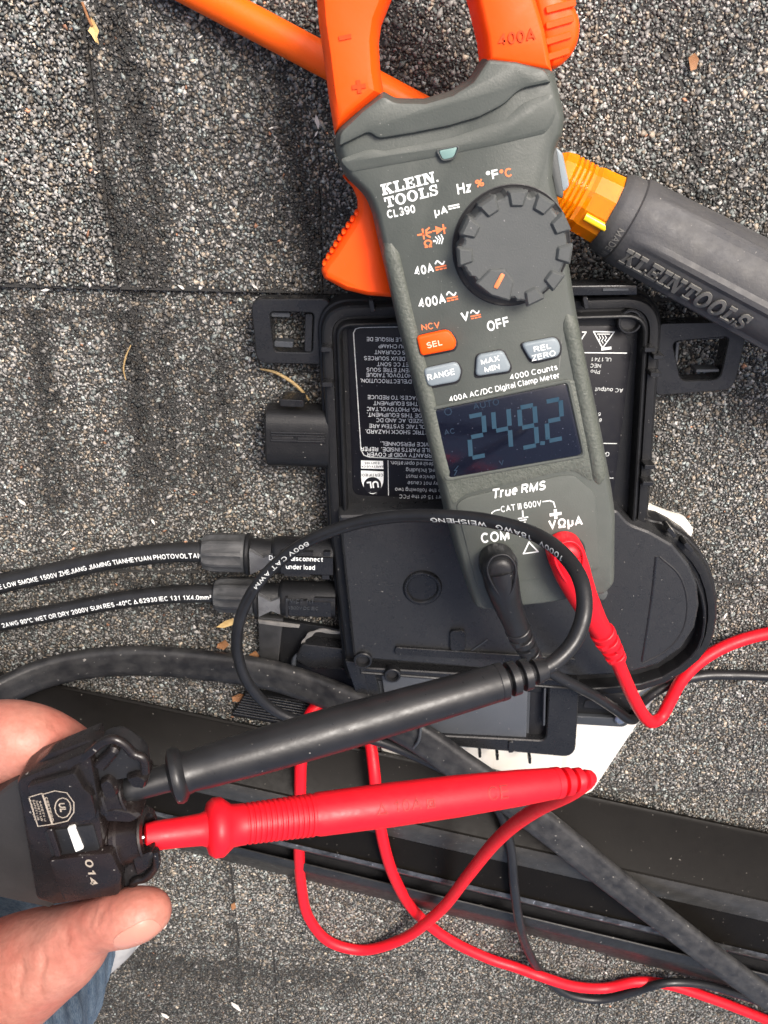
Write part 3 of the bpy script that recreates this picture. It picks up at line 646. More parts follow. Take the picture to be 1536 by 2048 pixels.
    # printed frame and text, upside down as it lies
    fr = [(880, 652), (720, 655), (711, 658), (707, 666), (722, 900), (728, 910), (738, 914), (880, 921)]
    mk('printed_line', line(fr, .42, Z), 'print_dim', lb, None)
    rows = [("POUR REDUIRE LE RISQUE DE", 733, 678), ("D'INCENDIE DU CHAMP", 757, 692), ("LES CONDUCTEURS COURANT", 749, 704), ("DES DEUX SOURCES", 728, 716), ("ALTERNATIF ET CC SONT", 754, 728), ("PEUVENT ETRE SOUS", 733, 739),
            ("SYSTEME PHOTOVOLTAIQUE", 732, 749.5), ("RISQUE D'ELECTROCUTION.", 721, 761), ("SURFACES: TO REDUCE", 735, 794), ("SERVICE THIS EQUIPMENT", 747, 806), ("WARNING. PHOTOVOLTAIC", 733, 817.5), ("INSIDE THIS EQUIPMENT.", 734, 829),
            ("ENERGIZED. AC AND DC", 752, 840), ("PHOTOVOLTAIC SYSTEM ARE", 738, 851.5), ("ELECTRIC SHOCK HAZARD.", 731, 862.5), ("TO SERVICE PERSONNEL.", 761, 887), ("NO USER SERVICEABLE PARTS INSIDE.  REFER", 721, 897.5), ("WARRANTY VOID IF COVER", 734, 908.5)]
    for s_, x, y in rows:
        text(s_, x, y, 8.2, 180-1.2, Z, 'print', lb, bold=.02, align='RIGHT', sx=.92)
    for s_, x, y in [("cause undesired operation.", 781, 926), ("received, including", 812, 940), ("this device must", 812, 953), ("may not cause", 815, 966), ("Operation is subject to the following two", 790, 979), ("complies with part 15 of the FCC", 798, 992.5)]:
        text(s_, x, y, 8.0, 180-1.5, Z, 'print_dim', lb, bold=.015, align='RIGHT', sx=.9)
    mk('printed_line', line([(776, 921), (777, 990)], .35, Z), 'print_dim', lb, None)
    # certification badge
    bd = mk('badge', loft(px2([(722, 941), (767, 943), (767, 972, 5), (745, 993, 5), (723, 971, 5)], Z+.1), [(0, Z), (0, Z+.12)], 6), 'print', lb, None)
    mk('badge', loft(px2([(722, 921), (766, 922), (767, 938), (722, 937)], Z+.1), [(0, Z), (0, Z+.12)], 3), 'print', lb, None)
    c = P(745, 970, Z); mk('badge_disc', vcyl((c.x, c.y), [(4.1, Z+.1), (4.1, Z+.2)], 30), 'label', bd, None)
    text('UL', 745, 970, 15, 186, Z+.2, 'print', bd, bold=.05, lift=.1, sx=.85); text('CERTIFIED', 745, 950, 5.5, 180, Z+.12, 'label', bd, lift=.08); text('SAFETY US CA', 745, 933, 4, 180, Z+.12, 'label', bd, lift=.08); text('E341165', 744, 926, 4.5, 180, Z+.12, 'label', bd, lift=.08)
    # right half of the label
    mk('warning_triangle', line([(1187, 663), (1228, 664), (1205, 696)], .5, Z, True), 'print', lb, None)
    for dx in (-6, 0, 6): mk('warning_mark', line([(1206+dx, 686-abs(dx)*.6), (1203+dx, 681), (1207+dx, 676), (1204+dx, 671)], .3, Z), 'print', lb, None)
    mk('warning_mark', line([(1195, 668), (1219, 668)], .4, Z), 'print', lb, None); mk('worn_print', line([(1205, 698), (1220, 696)], 1.2, Z), 'print', lb, None)
    mk('warning_triangle', line([(1165, 664), (1172, 664), (1162, 680)], .5, Z), 'print', lb, None)
    mk('printed_line', line([(1130, 705), (1253, 706)], .45, Z), 'print', lb, None); mk('printed_line', line([(1180, 886), (1233, 887)], .45, Z), 'print_dim', lb, None); mk('printed_line', line([(1180, 955), (1226, 956)], .45, Z), 'print_dim', lb, None)
    for s_, x, y, c_ in [("UL1741", 1182, 718, 8), ("NEC", 1180, 731, 8), ("Pho", 1181, 743, 8), ("AC output", 1190, 779, 8.5), ("6", 1196, 828, 7), ("6", 1198, 840, 7), ("G", 1210, 908, 9)]:
        text(s_, x, y, c_, 178, Z, 'print_dim', lb, bold=.015, align='RIGHT')
    # ears
    e = mk('bracket_ear', frame([(501, 599, 5), (660, 598, 3), (660, 730, 3), (513, 727, 5)], [(540, 624, 2), (628, 626, 2), (625, 706, 2), (549, 704, 2)], 4, 13.2, .5), 'black2', t)
    mk('ear_clip', bar((542, 629), (580, 630), 2.2, 5, 10.5), 'greyplast', e); mk('ear_clip', bar((548, 688), (586, 690), 2.6, 5, 11), 'greyplast', e); mk('ear_clip', bar((618, 628), (616, 704), 3.2, 5, 12.6), 'black2', e)
    e = mk('bracket_ear', frame([(1316, 646, 3), (1500, 642, 5), (1468, 780, 6), (1310, 792, 3)], [(1345, 684, 3), (1458, 674, 2), (1440, 758, 3), (1362, 762, 3)], 4, 13.2, .5), 'black2', t)
    mk('ear_clip', bar((1356, 684), (1352, 726), 1.4, 5, 12), 'greyplast', e); mk('ear_clip', bar((1392, 742), (1438, 741), 1.4, 5, 12), 'greyplast', e); mk('ear_clip', bar((1402, 676), (1450, 672), 2.4, 5, 11), 'black2', e)
    mk('ear_rib', bar((1340, 690), (1338, 770), 5, 3.6, 9), 'black', e)
    # output port on the left
    a = P(534, 868, 12); b = P(660, 872, 12)
    pt = mk('output_port', sweep([a, a.lerp(b, .03), a.lerp(b, .08), a.lerp(b, .5), b], lambda u: [(x*(.9+.1*min(1, u*14)), y*(.9+.1*min(1, u*14))) for x, y in [(13.4*max(-1, min(1, 1.25*math.cos(k*math.pi/12))), 9.6*max(-1, min(1, 1.15*math.sin(k*math.pi/12)))) for k in range(24)]], 1), 'black', t, 35)
    for yy in (866, 871, 882): mk('port_rib', bar((541, yy), (650, yy+3), .9, 20, 22.2), 'black2', pt)
    mk('port_slot', bar((543, 876.5), (586, 877.5), 1.6, 20, 21.9), 'dark', pt); mk('port_slot', bar((594, 877.5), (650, 879), 1.6, 20, 21.9), 'dark', pt)
    mk('port_latch', bar((560, 806), (608, 808), 3.2, 9, 20), 'black2', pt)
    # junction box at the lower end
    jb = mk('junction_box', loft(px2([(702, 1338, 2), (1158, 1376, 2), (1148, 1516, 7), (744, 1478, 4)], 19), [(0, 4), (0, 18.4), (.6, 19)], 5), 'greyplast', t)
    mk('box_wall', frame([(702, 1334, 2), (1160, 1362, 2), (1150, 1516, 8), (742, 1476, 4)], [(752, 1352, 1), (1098, 1376, 1), (1092, 1482, 4), (775, 1466, 2)], 18.8, 24.5, .6), 'black2', jb)
    mk('box_lid', block([(762, 1344, 1), (1056, 1368, 1), (1052, 1488, 1), (782, 1470, 1)], 18.8, 22.2, bev=.4), mat('box_lid_plastic', (.06, .066, .075), .42, bump=(1300, .15), var=(50, .4, (.08, .086, .095)), specks=(700, .745, DUST), scratch=(420, .73, (.12, .12, .125), 1.2)), jb)
    mk('box_slot', block([(1062, 1372, 1), (1094, 1376, 1), (1088, 1476, 1), (1058, 1476, 1)], 18.6, 19.4, bev=.2), 'dark', jb)
    mk('wall_rib', bar((1090, 1378), (1088, 1452), 1.1, 19, 25), 'greyplast', jb)
    mk('box_clip', bar((1022, 1484), (1022, 1506), 2.6, 17, 25.6), 'black2', jb)
    for x, y in ((960, 1502), (995, 1507), (1060, 1514)): mk('box_tooth', bar((x, y), (x, y+14), 1.5, 14, 19), 'black2', jb)
    mk('left_post', block([(690, 1322, 1), (722, 1326, 1), (742, 1400, 1), (716, 1398, 1)], 4, 25, bev=.5), 'black2', jb)
    # side foot with a bolt on the right of the box
    ft = mk('clamp_foot', block([(1156, 1378, 1), (1276, 1392, 1), (1280, 1440, 2), (1240, 1452, 4), (1152, 1446, 1)], 3.2, 8.4, bev=.5), 'black', t)
    mk('foot_lip', block([(1152, 1432, 1), (1266, 1438, 1), (1250, 1455, 3), (1152, 1449, 1)], 8, 11, bev=.5), 'greyplast', ft)
    c = P(1240, 1436, 11); mk('bolt', vcyl((c.x, c.y), [(3.2, 10), (3.2, 12.4), (2.4, 13), (1.2, 13)], 20), 'steel', ft)
    mk('foot_slot', bar((1168, 1408), (1225, 1412), 5, 8, 8.9), 'dark', ft); mk('foot_rib', bar((1204, 1406), (1236, 1412), 1, 8.3, 10.2), 'greyplast', ft)
    return t
inverter()

# ================================================================== solar cables with their connectors
def along(path, px):
    acc = 0; prev = path[0]
    for p in path:
        acc += (p-prev).length; prev = p; v = p-CAM
        if 768+F*v.dot(RIGHT)/v.dot(FWD) >= px: return acc
    return acc
def pv(label, path, rad, nut, nutr, body, bodyr, words, x0, x1, extra):
    t = thing('solar_cable', label, 'cable', P(path[3][0], path[3][1], 0), 'solar cables plugged into the inverter')
    p3 = [P(*q) for q in path]; cm = catmull(p3, 8)
    mk('jacket', sweep(p3, lambda u: circ(rad, 18), 8), 'cablejacket', t, 60)
    s0 = along(cm, x0); text_on_tube(words, cm, rad, s0, 2.55, 'print', t, total=along(cm, x1)-s0, up=-.12, bold=.012)
    a = P(*nut[0]); b = P(*nut[1]); prof = [(0, .72), (.03, .84), (.10, .93), (.2, .98), (.3, 1), (.92, 1), (.97, .97), (1, .9)]
    V, Fc = lathe(a, b, [(x, r*nutr) for x, r in prof], 40)
    ax = (b-a).normalized(); nV = []
    for k, v in enumerate(V):
        ring = k//40; i = k % 40; tt = prof[ring][0]; c = a+(b-a)*tt
        f = 1.0 if (i % 4 < 2 or ring < 2 or tt > .75) else .88
        nV.append(c+(v-c)*f)
    mk('gland_nut', (nV, Fc), 'nut', t, 25)
    c = P(*body[0]); d = P(*body[1])
    h = mk('plug_body', lathe(c, d, [(0, bodyr*.92), (.02, bodyr), (.05, bodyr), (.07, bodyr*.78), (.30, bodyr*.72), (.33, bodyr*.86), (.36, bodyr*.9), (1, bodyr*.9)], 32, .95), 'black', t, 35)
    # flat-sided collar faces; their highlight is put into a lighter grey
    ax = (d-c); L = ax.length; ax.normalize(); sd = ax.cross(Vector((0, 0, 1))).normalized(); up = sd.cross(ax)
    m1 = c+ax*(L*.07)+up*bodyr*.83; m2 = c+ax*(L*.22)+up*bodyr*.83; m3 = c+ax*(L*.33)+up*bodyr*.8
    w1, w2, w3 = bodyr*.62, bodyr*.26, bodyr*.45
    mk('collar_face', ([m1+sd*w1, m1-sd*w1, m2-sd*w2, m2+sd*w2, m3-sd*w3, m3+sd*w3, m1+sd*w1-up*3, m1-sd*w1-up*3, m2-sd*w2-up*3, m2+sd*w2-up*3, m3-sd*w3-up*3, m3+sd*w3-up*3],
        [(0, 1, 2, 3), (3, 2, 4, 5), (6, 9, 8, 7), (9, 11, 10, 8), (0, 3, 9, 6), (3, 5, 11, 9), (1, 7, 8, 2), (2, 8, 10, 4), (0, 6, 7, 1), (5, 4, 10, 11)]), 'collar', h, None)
    extra(t, h, c, d, ax, sd, up, L)
    return t
def ex_top(t, h, c, d, ax, sd, up, L):
    r = 9.55
    def slab_at(u0, u1, v, wv, ht, m, nm):
        a = c+ax*(L*u0)+sd*v+up*ht; b = c+ax*(L*u1)+sd*v+up*ht
        V = [a+sd*wv, a-sd*wv, b-sd*wv, b+sd*wv]; V += [p-up*2.4 for p in V]
        mk(nm, (V, [(0, 1, 2, 3), (7, 6, 5, 4), (0, 4, 5, 1), (1, 5, 6, 2), (2, 6, 7, 3), (3, 7, 4, 0)]), m, h, None)
    slab_at(.42, 1, .4, 4.6, r*.97, 'black2', 'top_flat'); slab_at(.42, .78, -5.6, 1.1, r*.9, 'dark', 'vent'); slab_at(.45, .74, 6.0, 1.2, r*.84, 'dark', 'vent')
    slab_at(.90, .97, -6.4, 1.1, r*.98, 'black2', 'latch'); slab_at(.88, .96, 6.4, 1.1, r*.98, 'black2', 'latch')
    o = text('Do not disconnect', 592, 1117, 9.5, -2, 22.4, 'print', h, bold=.03, width=108); o = text('under load', 601, 1134, 9.5, -2, 22.4, 'print', h, bold=.03, width=58)
def ex_low(t, h, c, d, ax, sd, up, L):
    r = 9.2
    def slab_at(u0, u1, v, wv, ht, m, nm):
        a = c+ax*(L*u0)+sd*v+up*ht; b = c+ax*(L*u1)+sd*v+up*ht
        V = [a+sd*wv, a-sd*wv, b-sd*wv, b+sd*wv]; V += [p-up*2.2 for p in V]
        mk(nm, (V, [(0, 1, 2, 3), (7, 6, 5, 4), (0, 4, 5, 1), (1, 5, 6, 2), (2, 6, 7, 3), (3, 7, 4, 0)]), m, h, None)
    slab_at(.44, .95, .6, 4.2, r*.95, 'black2', 'top_flat'); slab_at(.40, .43, 0, 5.6, r*.96, 'dark', 'seam'); slab_at(.58, .66, -3.2, 1.4, r*1.04, 'dark', 'vent'); slab_at(.75, 1, -4.6, 1.1, r*.9, 'dark', 'vent')
    text('PV-CO 4-1', 600, 1202, 7, -2, 19.6, 'greyplast', h, bold=.0, thick=.3, lift=.3); text('1500V DC IEC', 606, 1216, 6, -2, 19.6, 'greyplast', h, bold=.0, thick=.3, lift=.3)
pv('upper of two black solar cables, connector marked not to disconnect under load',
   [(-160, 1206, 4.6), (-60, 1186, 4.6), (0, 1168, 5), (110, 1144, 6), (230, 1118, 8.5), (330, 1106, 11), (400, 1104, 12.5), (440, 1104, 12.6)], 5.0,
   [(406, 1104, 12.6), (494, 1106, 12.8)], 9.6, [(492, 1108, 12.8), (668, 1113, 13)], 10.6, 'EE LOW SMOKE 1500V ZHEJIANG JIAMING TIANHEYUAN PHOTOVOLTAIC', 0, 408, ex_top)
pv('lower of two black solar cables, entering the connector beside the dry leaf bits',
   [(-160, 1290, 4), (-60, 1262, 4), (0, 1246, 4), (110, 1225, 4.5), (230, 1202, 6), (330, 1190, 8), (420, 1187, 9.4), (470, 1187, 9.6)], 4.6,
   [(430, 1189, 10.2), (512, 1191, 10.6)], 9.2, [(510, 1194, 10.6), (672, 1199, 10.8)], 10.2, '2AWG 90°C WET OR DRY 2000V SUN RES -40°C △ 62930 IEC 131 1X4.0mm²', 0, 426, ex_low)

# ================================================================== clip and ribbed foot between inverter and rail
def clip():
    t = thing('rail_clip', 'dark metal rail clip with ribbed foot beneath the solar connectors', 'clip', P(560, 1340, 0))
    mk('back_plate', block([(516, 1235), (566, 1238), (556, 1335), (520, 1330)], 1, 5, bev=.4), mat('dull_grey_metal', (.045, .045, .045), .5, metal=.2, bump=(300, .3), var=(60, .8, (.012, .012, .012))), t)
    mk('base_plate', block([(560, 1240), (700, 1262), (716, 1400), (560, 1372)], -.5, 2.5, bev=.3), 'black', t)
    mk('hook', block([(604, 1288, 2), (690, 1298, 2), (690, 1340, 1), (618, 1336, 3), (590, 1320, 2)], 2, 11, bev=.6), 'black2', t)
    mk('hook_lip', sweep([P(586, 1340, 8), P(590, 1316, 9), P(602, 1308, 9), P(690, 1310, 9)], lambda u: circ(1.3, 10), 6), 'greyplast', t)
    mk('torn_tape', sweep([P(604, 1300, 8), P(612, 1276, 9), P(634, 1262, 9.5), P(690, 1266, 9)], lambda u: [(.9+.5*math.sin(u*17), -.3), (.9+.5*math.sin(u*17), .3), (-.9+.4*math.sin(u*23), .3), (-.9+.4*math.sin(u*23), -.3)], 9), 'tape', t)
    mk('torn_tape', block([(516, 1240), (570, 1246), (600, 1250), (598, 1256), (560, 1253), (518, 1247)], 5.2, 6, bev=.1), 'tape', t)
    q = [(492, 1386), (612, 1402), (700, 1420), (700, 1475), (590, 1455), (462, 1432)]
    f = mk('ribbed_foot', block(q, -1.5, 3.6, bev=.3), 'black', t)
    for k in range(9):
        y = k/9; mk('foot_rib', bar((490-28*y, 1390+42*y), (690, 1424+48*y), 1.1, 3.2, 4.9), 'black2', f)
    return t
clip()

# ================================================================== flat trunk cable
def trunk():
    t = thing('trunk_cable', 'thick dusty black flat cable arching from the left and over the rail', 'cable', P(300, 1325, 0))
    pts = [(-330, 1600, 40), (-160, 1482, 38), (-70, 1424, 32), (0, 1386, 23), (80, 1350, 13), (180, 1327, 7), (300, 1322, 6), (420, 1332, 7), (540, 1350, 10), (640, 1382, 17), (740, 1424, 27), (830, 1470, 32), (920, 1532, 34), (1010, 1592, 34), (1100, 1660, 35), (1200, 1740, 35), (1300, 1818, 35), (1400, 1895, 35), (1480, 1955, 34), (1600, 2040, 30), (1760, 2150, 20)]
    def prof(u):
        wd = 7.4+1.6*math.sin(u*math.pi); n = 28; out = []
        for i in range(n):
            a = 2*math.pi*i/n; c, s_ = math.cos(a), math.sin(a)
            x = wd*math.copysign(abs(c)**.8, c); y = 4.6*math.copysign(abs(s_)**.75, s_)
            if s_ > 0: y -= 1.3*math.exp(-((x-wd*.05)/1.2)**2)+.5*math.exp(-((x+wd*.55)/.8)**2)          # shallow groove between the cores
            out.append((x, y))
        return out
    o = mk('jacket', sweep([P(*p) for p in pts], prof, 8), 'trunk', t, 70)
    mk('seam', tube([P(842, 1450, 36.5), P(838, 1480, 38.2), P(826, 1496, 36.0)], .8, 8, 4), 'greyplast', t, 60)
    return t
trunk()

# ================================================================== screwdriver
def driver():
    t = thing('nut_driver', 'hand driver with orange shaft, amber collar and grey rubber cushion grip', 'screwdriver', P(1235, 430, 0))
    A = P(430, 4, 6.2); A2 = P(250, -96, 4); B = P(1500, 572, 33)
    ax = (B-A).normalized(); L = (B-A).length; A = A-ax*60
    L = (B-A).length
    def at(px):           # parameter along the axis whose picture column is px
        lo, hi = 0., 1.6
        for _ in range(40):
            m = (lo+hi)/2; p = A+ax*(m*L); d = p-CAM; u = 768+F*d.dot(RIGHT)/d.dot(FWD)
            if u < px: lo = m
            else: hi = m
        return lo
    s1, s2, s3, s4 = at(1120), at(1165), at(1222), at(1262)
    sh = mk('shaft', lathe(A, B, [(0, 5.0), (.004, 5.9), (.01, 6.0), (s1, 6.0)], 28), 'orange2', t, 40)
    pr = [(s1-.03, 8.5), (s1-.01, 12.2), (s1, 12.8)]
    for k in range(4):
        u = s1+.004+k*.007; pr += [(u, 12.9), (u+.002, 12.2), (u+.004, 12.9)]
    pr += [(s2, 12.4), (s2+.006, 13.2), (s3, 13.8)]
    mk('amber_collar', lathe(A, B, pr, 12, 1, .26), 'amber', t, 20)
    # bright yellow strip along the amber handle
    a = A+ax*((s2+.01)*L); b = A+ax*((s3+.004)*L); sd = ax.cross(Vector((0, 0, 1))).normalized(); up = sd.cross(ax)
    off = sd*5.6+up*12.25
    mk('amber_strip', tube([a+off, a.lerp(b, .5)+off*1.02, b+off*1.03], 1.5, 10, 3, .6), 'amber_y', t, 60)
    mk('collar_ring', lathe(A, B, [(s3-.006, 14.2), (s3, 15.2), (s3+.004, 15.6), (s4-.012, 16.0), (s4-.01, 15.9)], 40), 'grip', t, 30)
    # fluted cushion grip: six flats with raised ridges
    E = at(1900); n = 60; V = []; Fc = []
    ts = [s4-.012, s4-.008, s4, s4+.02, s4+.1, s4+.25, s4+.38, s4+.46, s4+.52, s4+.55]
    rs = [15.2, 16.6, 17.2, 17.5, 18.2, 19.2, 19.6, 18.6, 15.5, 9]
    for k, (u, r) in enumerate(zip(ts, rs)):
        c = A+ax*(u*L)
        for i in range(n):
            an = 2*math.pi*i/n+.30; ph = (i % 10)
            rr = r*(1.0 if ph in (0, 9) else .935 if 3 <= k <= 7 else 1.0)
            V.append(c+sd*(rr*math.cos(an))+up*(rr*math.sin(an)))
    for k in range(len(ts)-1):
        for i in range(n):
            j = (i+1) % n; Fc.append((k*n+i, k*n+j, (k+1)*n+j, (k+1)*n+i))
    Fc.append(tuple(range(n))[::-1]); Fc.append(tuple((len(ts)-1)*n+i for i in range(n)))
    g = mk('cushion_grip', (V, Fc), 'grip', t, 25)
    # raised lettering on the grip and ring: mapped onto the turned surface
    def wrap(s_, u0, u1, th0, cap, rad, m, along=True):
        V, Fc = slab_word(s_) if along else sans(s_, .16)
        wx = max(p[0] for p in V); mn = min(p[0] for p in V); out = []
        for p in V:
            f = (p[0]-mn)/(wx-mn)
            if along:
                d = (u0+(u1-u0)*f)*L; r = rad(f); th = th0+((p[1]-.5)*cap)/r; rr = r+(p[2] if len(p) > 2 else 0)
                out.append(A+ax*d+sd*(rr*math.cos(th))+up*(rr*math.sin(th)))
            else:
                d = u0*L-(p[1]-.5)*cap*-1; r = rad(0); th = th0+(u1-th0)*f; rr = r+.1+p[2]
                out.append(A+ax*d+sd*(rr*math.cos(th))+up*(rr*math.sin(th)))
        mk('raised_lettering' if along else 'moulded_lettering', (out, Fc), m, g if along else t, None)
    u0 = at(1268); u1 = at(1512)
    wrap('KLEIN TOOLS', u0, u1, .80, 8.6, lambda f: 16.9+1.6*f, 'grip_letters')
    wrap('MADE IN U', (s3+s4)/2, .15, 1.35, 2.8, lambda f: 16.0, 'grip_letters', False)
    return t
# slab-serif capitals built from strokes (cap height 1)
def slab_word(s_, gap=.16, thick=.45):
    ST = .27; H_ = .16
    def bx(x0, y0, x1, y1): return [(x0, y0), (x1, y0), (x1, y1), (x0, y1)]
    G = {
        'K': (1.05, [bx(.12, 0, .12+ST, 1), bx(0, 0, .5, H_), bx(0, 1-H_, .5, 1), [(.36, .42), (.52, .62), (.93, .95), (.62, .95)], [(.42, .52), (.62, .66), (1.0, .05), (.66, .05)], bx(.62, 0, 1.05, H_), bx(.58, 1-H_, 1.0, 1)]),
        'L': (.88, [bx(.12, 0, .12+ST, 1), bx(0, 0, .88, H_), bx(0, 1-H_, .52, 1), bx(.74, 0, .88, .42)]),
        'E': (.9, [bx(.12, 0, .12+ST, 1), bx(0, 0, .88, H_), bx(0, 1-H_, .86, 1), bx(.74, 0, .88, .36), bx(.72, .66, .86, 1), bx(.3, .43, .66, .58), bx(.58, .34, .68, .67)]),
        'I': (.54, [bx(.135, 0, .135+ST, 1), bx(0, 0, .54, H_), bx(0, 1-H_, .54, 1)]),
        'N': (1.08, [bx(.12, 0, .12+ST*.62, 1), bx(.80, .0, .80+ST*.62, 1), [(.12, 1), (.46, 1), (.98, 0), (.70, 0)], bx(0, 0, .44, H_), bx(0, 1-H_, .36, 1), bx(.66, 1-H_, 1.08, 1)]),
        'T': (.94, [bx(.335, 0, .335+ST, 1), bx(.18, 0, .76, H_), bx(0, 1-H_, .94, 1), bx(0, .60, .14, 1), bx(.80, .60, .94, 1)]),
        ' ': (.02, []),
        '.': (.2, [bx(.0, 0, .17, .17)])}
    V = []; Fc = []; x = 0; q = 0
    def poly3(pts, z):
        o = len(V); n = len(pts)
        V.extend((a, b, z) for a, b in pts); V.extend((a, b, -.3) for a, b in pts); Fc.append(tuple(o+i for i in range(n)))
        for i in range(n): Fc.append((o+i, o+(i+1) % n, o+n+(i+1) % n, o+n+i))
    def band(c, rx, ry, a0, a1, wx, wy, z, n=14):
        for k in range(n):
            t0 = a0+(a1-a0)*k/n; t1 = a0+(a1-a0)*(k+1)/n
            pt = lambda t, m: (c[0]+(rx-m*wx)*math.cos(t), c[1]+(ry-m*wy)*math.sin(t))
            poly3([pt(t0, 0), pt(t1, 0), pt(t1, 1), pt(t0, 1)], z)
    for ch in s_:
        q = 0
        if ch == 'O':
            band((x+.5, .5), .52, .54, 0, 2*math.pi, .27, .16, thick, 22); x += 1.04+gap*.7; continue
        if ch == 'S':
            band((x+.43, .73), .38, .29, R(20), R(270), .22, .15, thick, 12); band((x+.43, .27), .38, .29, R(-160), R(90), .22, .15, thick+.01, 12)
            poly3([(x+.66, .62), (x+.80, .62), (x+.80, 1), (x+.66, 1)], thick+.02); poly3([(x+.04, 0), (x+.18, 0), (x+.18, .38), (x+.04, .38)], thick+.02); x += .84+gap*.7; continue
        wd, ps = G[ch]
        for p in ps:
            poly3([(x+a, b) for a, b in p], thick+.012*q); q += 1
        x += wd+gap*.55
    return V, Fc
driver()

# ================================================================== clamp meter
def meter():
    t = thing('clamp_meter', 'grey and orange handheld digital clamp meter showing 249.2 on its display', 'clamp meter', P(1000, 700, 29))
    ZF = 66.0; ZB = 30.2
    sil = [(672, 258, 4), (720, 215), (765, 180, 2), (788, 196, 3), (850, 197), (902, 181), (940, 156), (958, 130), (970, 110, 1.5), (1030, 115), (1100, 134, 3), (1112, 185), (1124, 232, 4), (1118, 270), (1103, 300, 6), (1100, 350), (1116, 420), (1130, 510), (1146, 610), (1168, 720), (1196, 850), (1216, 960), (1223, 1010, 4), (1222, 1090), (1222, 1142, 4), (1200, 1164, 3), (1080, 1184), (958, 1197, 3), (940, 1188, 3), (914, 1110), (886, 1010), (868, 930), (846, 840), (820, 740), (796, 650), (776, 560), (757, 480), (745, 425), (732, 390, 6), (692, 352, 4), (681, 328), (672, 296)]
    q = px2(sil, 52)
    cs = mk('case', loft(q, [(4, ZB), (1.5, ZB+2), (.6, ZB+6), (0, 48), (0, 56), (.5, 60), (1.6, 63.6), (2.8, 65.4), (3.8, 66)], 4), 'meter', t, 40)
    # textured rubber bumpers down both flanks
    for nm, pts in (('flank_grip', [(768, 470), (786, 545), (806, 630), (828, 715), (852, 810), (872, 900), (892, 975)]), ('flank_grip', [(1136, 612), (1152, 690), (1168, 770), (1184, 850), (1198, 920), (1204, 970)])):
        sgn = 1 if pts[0][0] < 900 else -1
        mk(nm, sweep([P(x+sgn*8, y, 62.6) for x, y in pts], lambda u: [(a*(min(1, u*12, (1-u)*12)*.5+.5), b*(min(1, u*12, (1-u)*12)*.4+.6)) for a, b in circ(3.7, 14, 1.25)], 6), 'meter_rough', t, 50)
    # raised head cover with its stepped lower edge
    hd = [(676, 296, 1), (678, 264, 3), (722, 222), (766, 188, 2), (790, 203, 3), (852, 204), (906, 188), (946, 162), (966, 132), (976, 117, 1.5), (1032, 122), (1094, 138, 3), (1106, 166, 1), (1040, 180, 3), (1012, 210, 4), (960, 236), (900, 254), (830, 268), (756, 280, 2), (738, 266, 2)]
    mk('head_cover', loft(px2(hd, 68.4), [(.2, 62), (.2, 67), (.6, 68), (1.4, 68.4)], 5), 'meter', t, 30)
    mk('shoulder', loft(px2([(676, 318, 2), (738, 296, 3), (770, 300), (900, 275), (1010, 238), (1050, 200, 4), (1108, 184, 2), (1116, 232, 3), (1094, 268, 2), (1000, 290), (860, 318), (700, 346, 2)], 66.8), [(.2, 62), (.3, 66.2), (1.6, 66.8)], 5), 'meter', t, 30)
    wn = mk('indicator_window', block([(877, 301, 1), (916, 293, 1), (907, 315, 1), (886, 320, 1)], 66.5, 67.7, bev=.3), 'teal', t)
    mk('window_bezel', frame([(870, 300, 1.5), (921, 290, 1.5), (910, 319, 1.5), (884, 324, 1.5)], [(876, 301, 1), (917, 293, 1), (907, 316, 1), (885, 320, 1)], 66.4, 67.9, .3), 'knob', t)
    # jaws
    jl = [(668, 272), (655, 190), (645, 110), (636, 50), (631, -10), (640, -85), (680, -165), (740, -220), (810, -246), (860, -250), (860, -150, 1), (832, -112), (802, -58), (780, 0), (762, 45), (757, 82), (760, 140), (768, 190, 1)]
    a = mk('jaw', loft(px2(jl, 60), [(2.5, 33), (.4, 35), (0, 42), (0, 55), (1.2, 61), (3, 63.6), (4.6, 64)], 4), 'orange', t, 40)
    jr = [(972, 128), (966, 78), (948, 0), (926, -68), (896, -118), (865, -150, 1), (865, -250), (935, -226), (1000, -158), (1046, -74), (1072, 0), (1090, 62), (1106, 150)]
    b = mk('jaw', loft(px2(jr, 60), [(2.5, 33), (.4, 35), (0, 42), (0, 57), (.6, 62.5), (1.6, 64.4), (2.4, 64.8)], 4), 'orange', t, 40)
    text('–', 690, 73, 40, 12, 64.0, 'orange_mark', a, bold=.06, lift=.5, thick=1, name='moulded_mark'); text('+', 718, 173, 40, 8, 64.0, 'orange_mark', a, bold=.06, lift=.5, thick=1, name='moulded_mark')
    text('400A', 1034, 74, 24, 9, 64.8, 'orange_mark', b, bold=.03, lift=.5, thick=1, name='moulded_mark')
    lug = mk('jaw_guard', loft(px2([(1050, -60, 3), (1110, -24, 4), (1150, 6, 4), (1164, 42, 3), (1161, 78, 3), (1148, 108, 4), (1122, 134, 4), (1098, 142, 2), (1070, 40)], 50), [(2, 34), (.3, 36), (0, 40), (0, 47), (1.2, 50.5), (2.4, 51.4)], 5), 'orange', t, 40)
    for k in range(4):
        y = 4+k*32; mk('guard_rib', bar((1092, y+16), (1152-k*4, y), 2.2, 49.5, 52.6), 'orange', lug)
    # trigger lever with grip teeth
    tr = [(680, 350, 2), (704, 376), (715, 400, 3), (714, 424), (703, 445), (686, 472), (666, 504), (650, 524), (640, 542, 3), (648, 560), (690, 583), (735, 594), (790, 598), (792, 500), (760, 380)]
    lv = mk('trigger_lever', loft(px2(tr, 49), [(2, 37), (.3, 39), (0, 42), (0, 46), (1, 49), (2.4, 50.2)], 4), 'orange', t, 40)
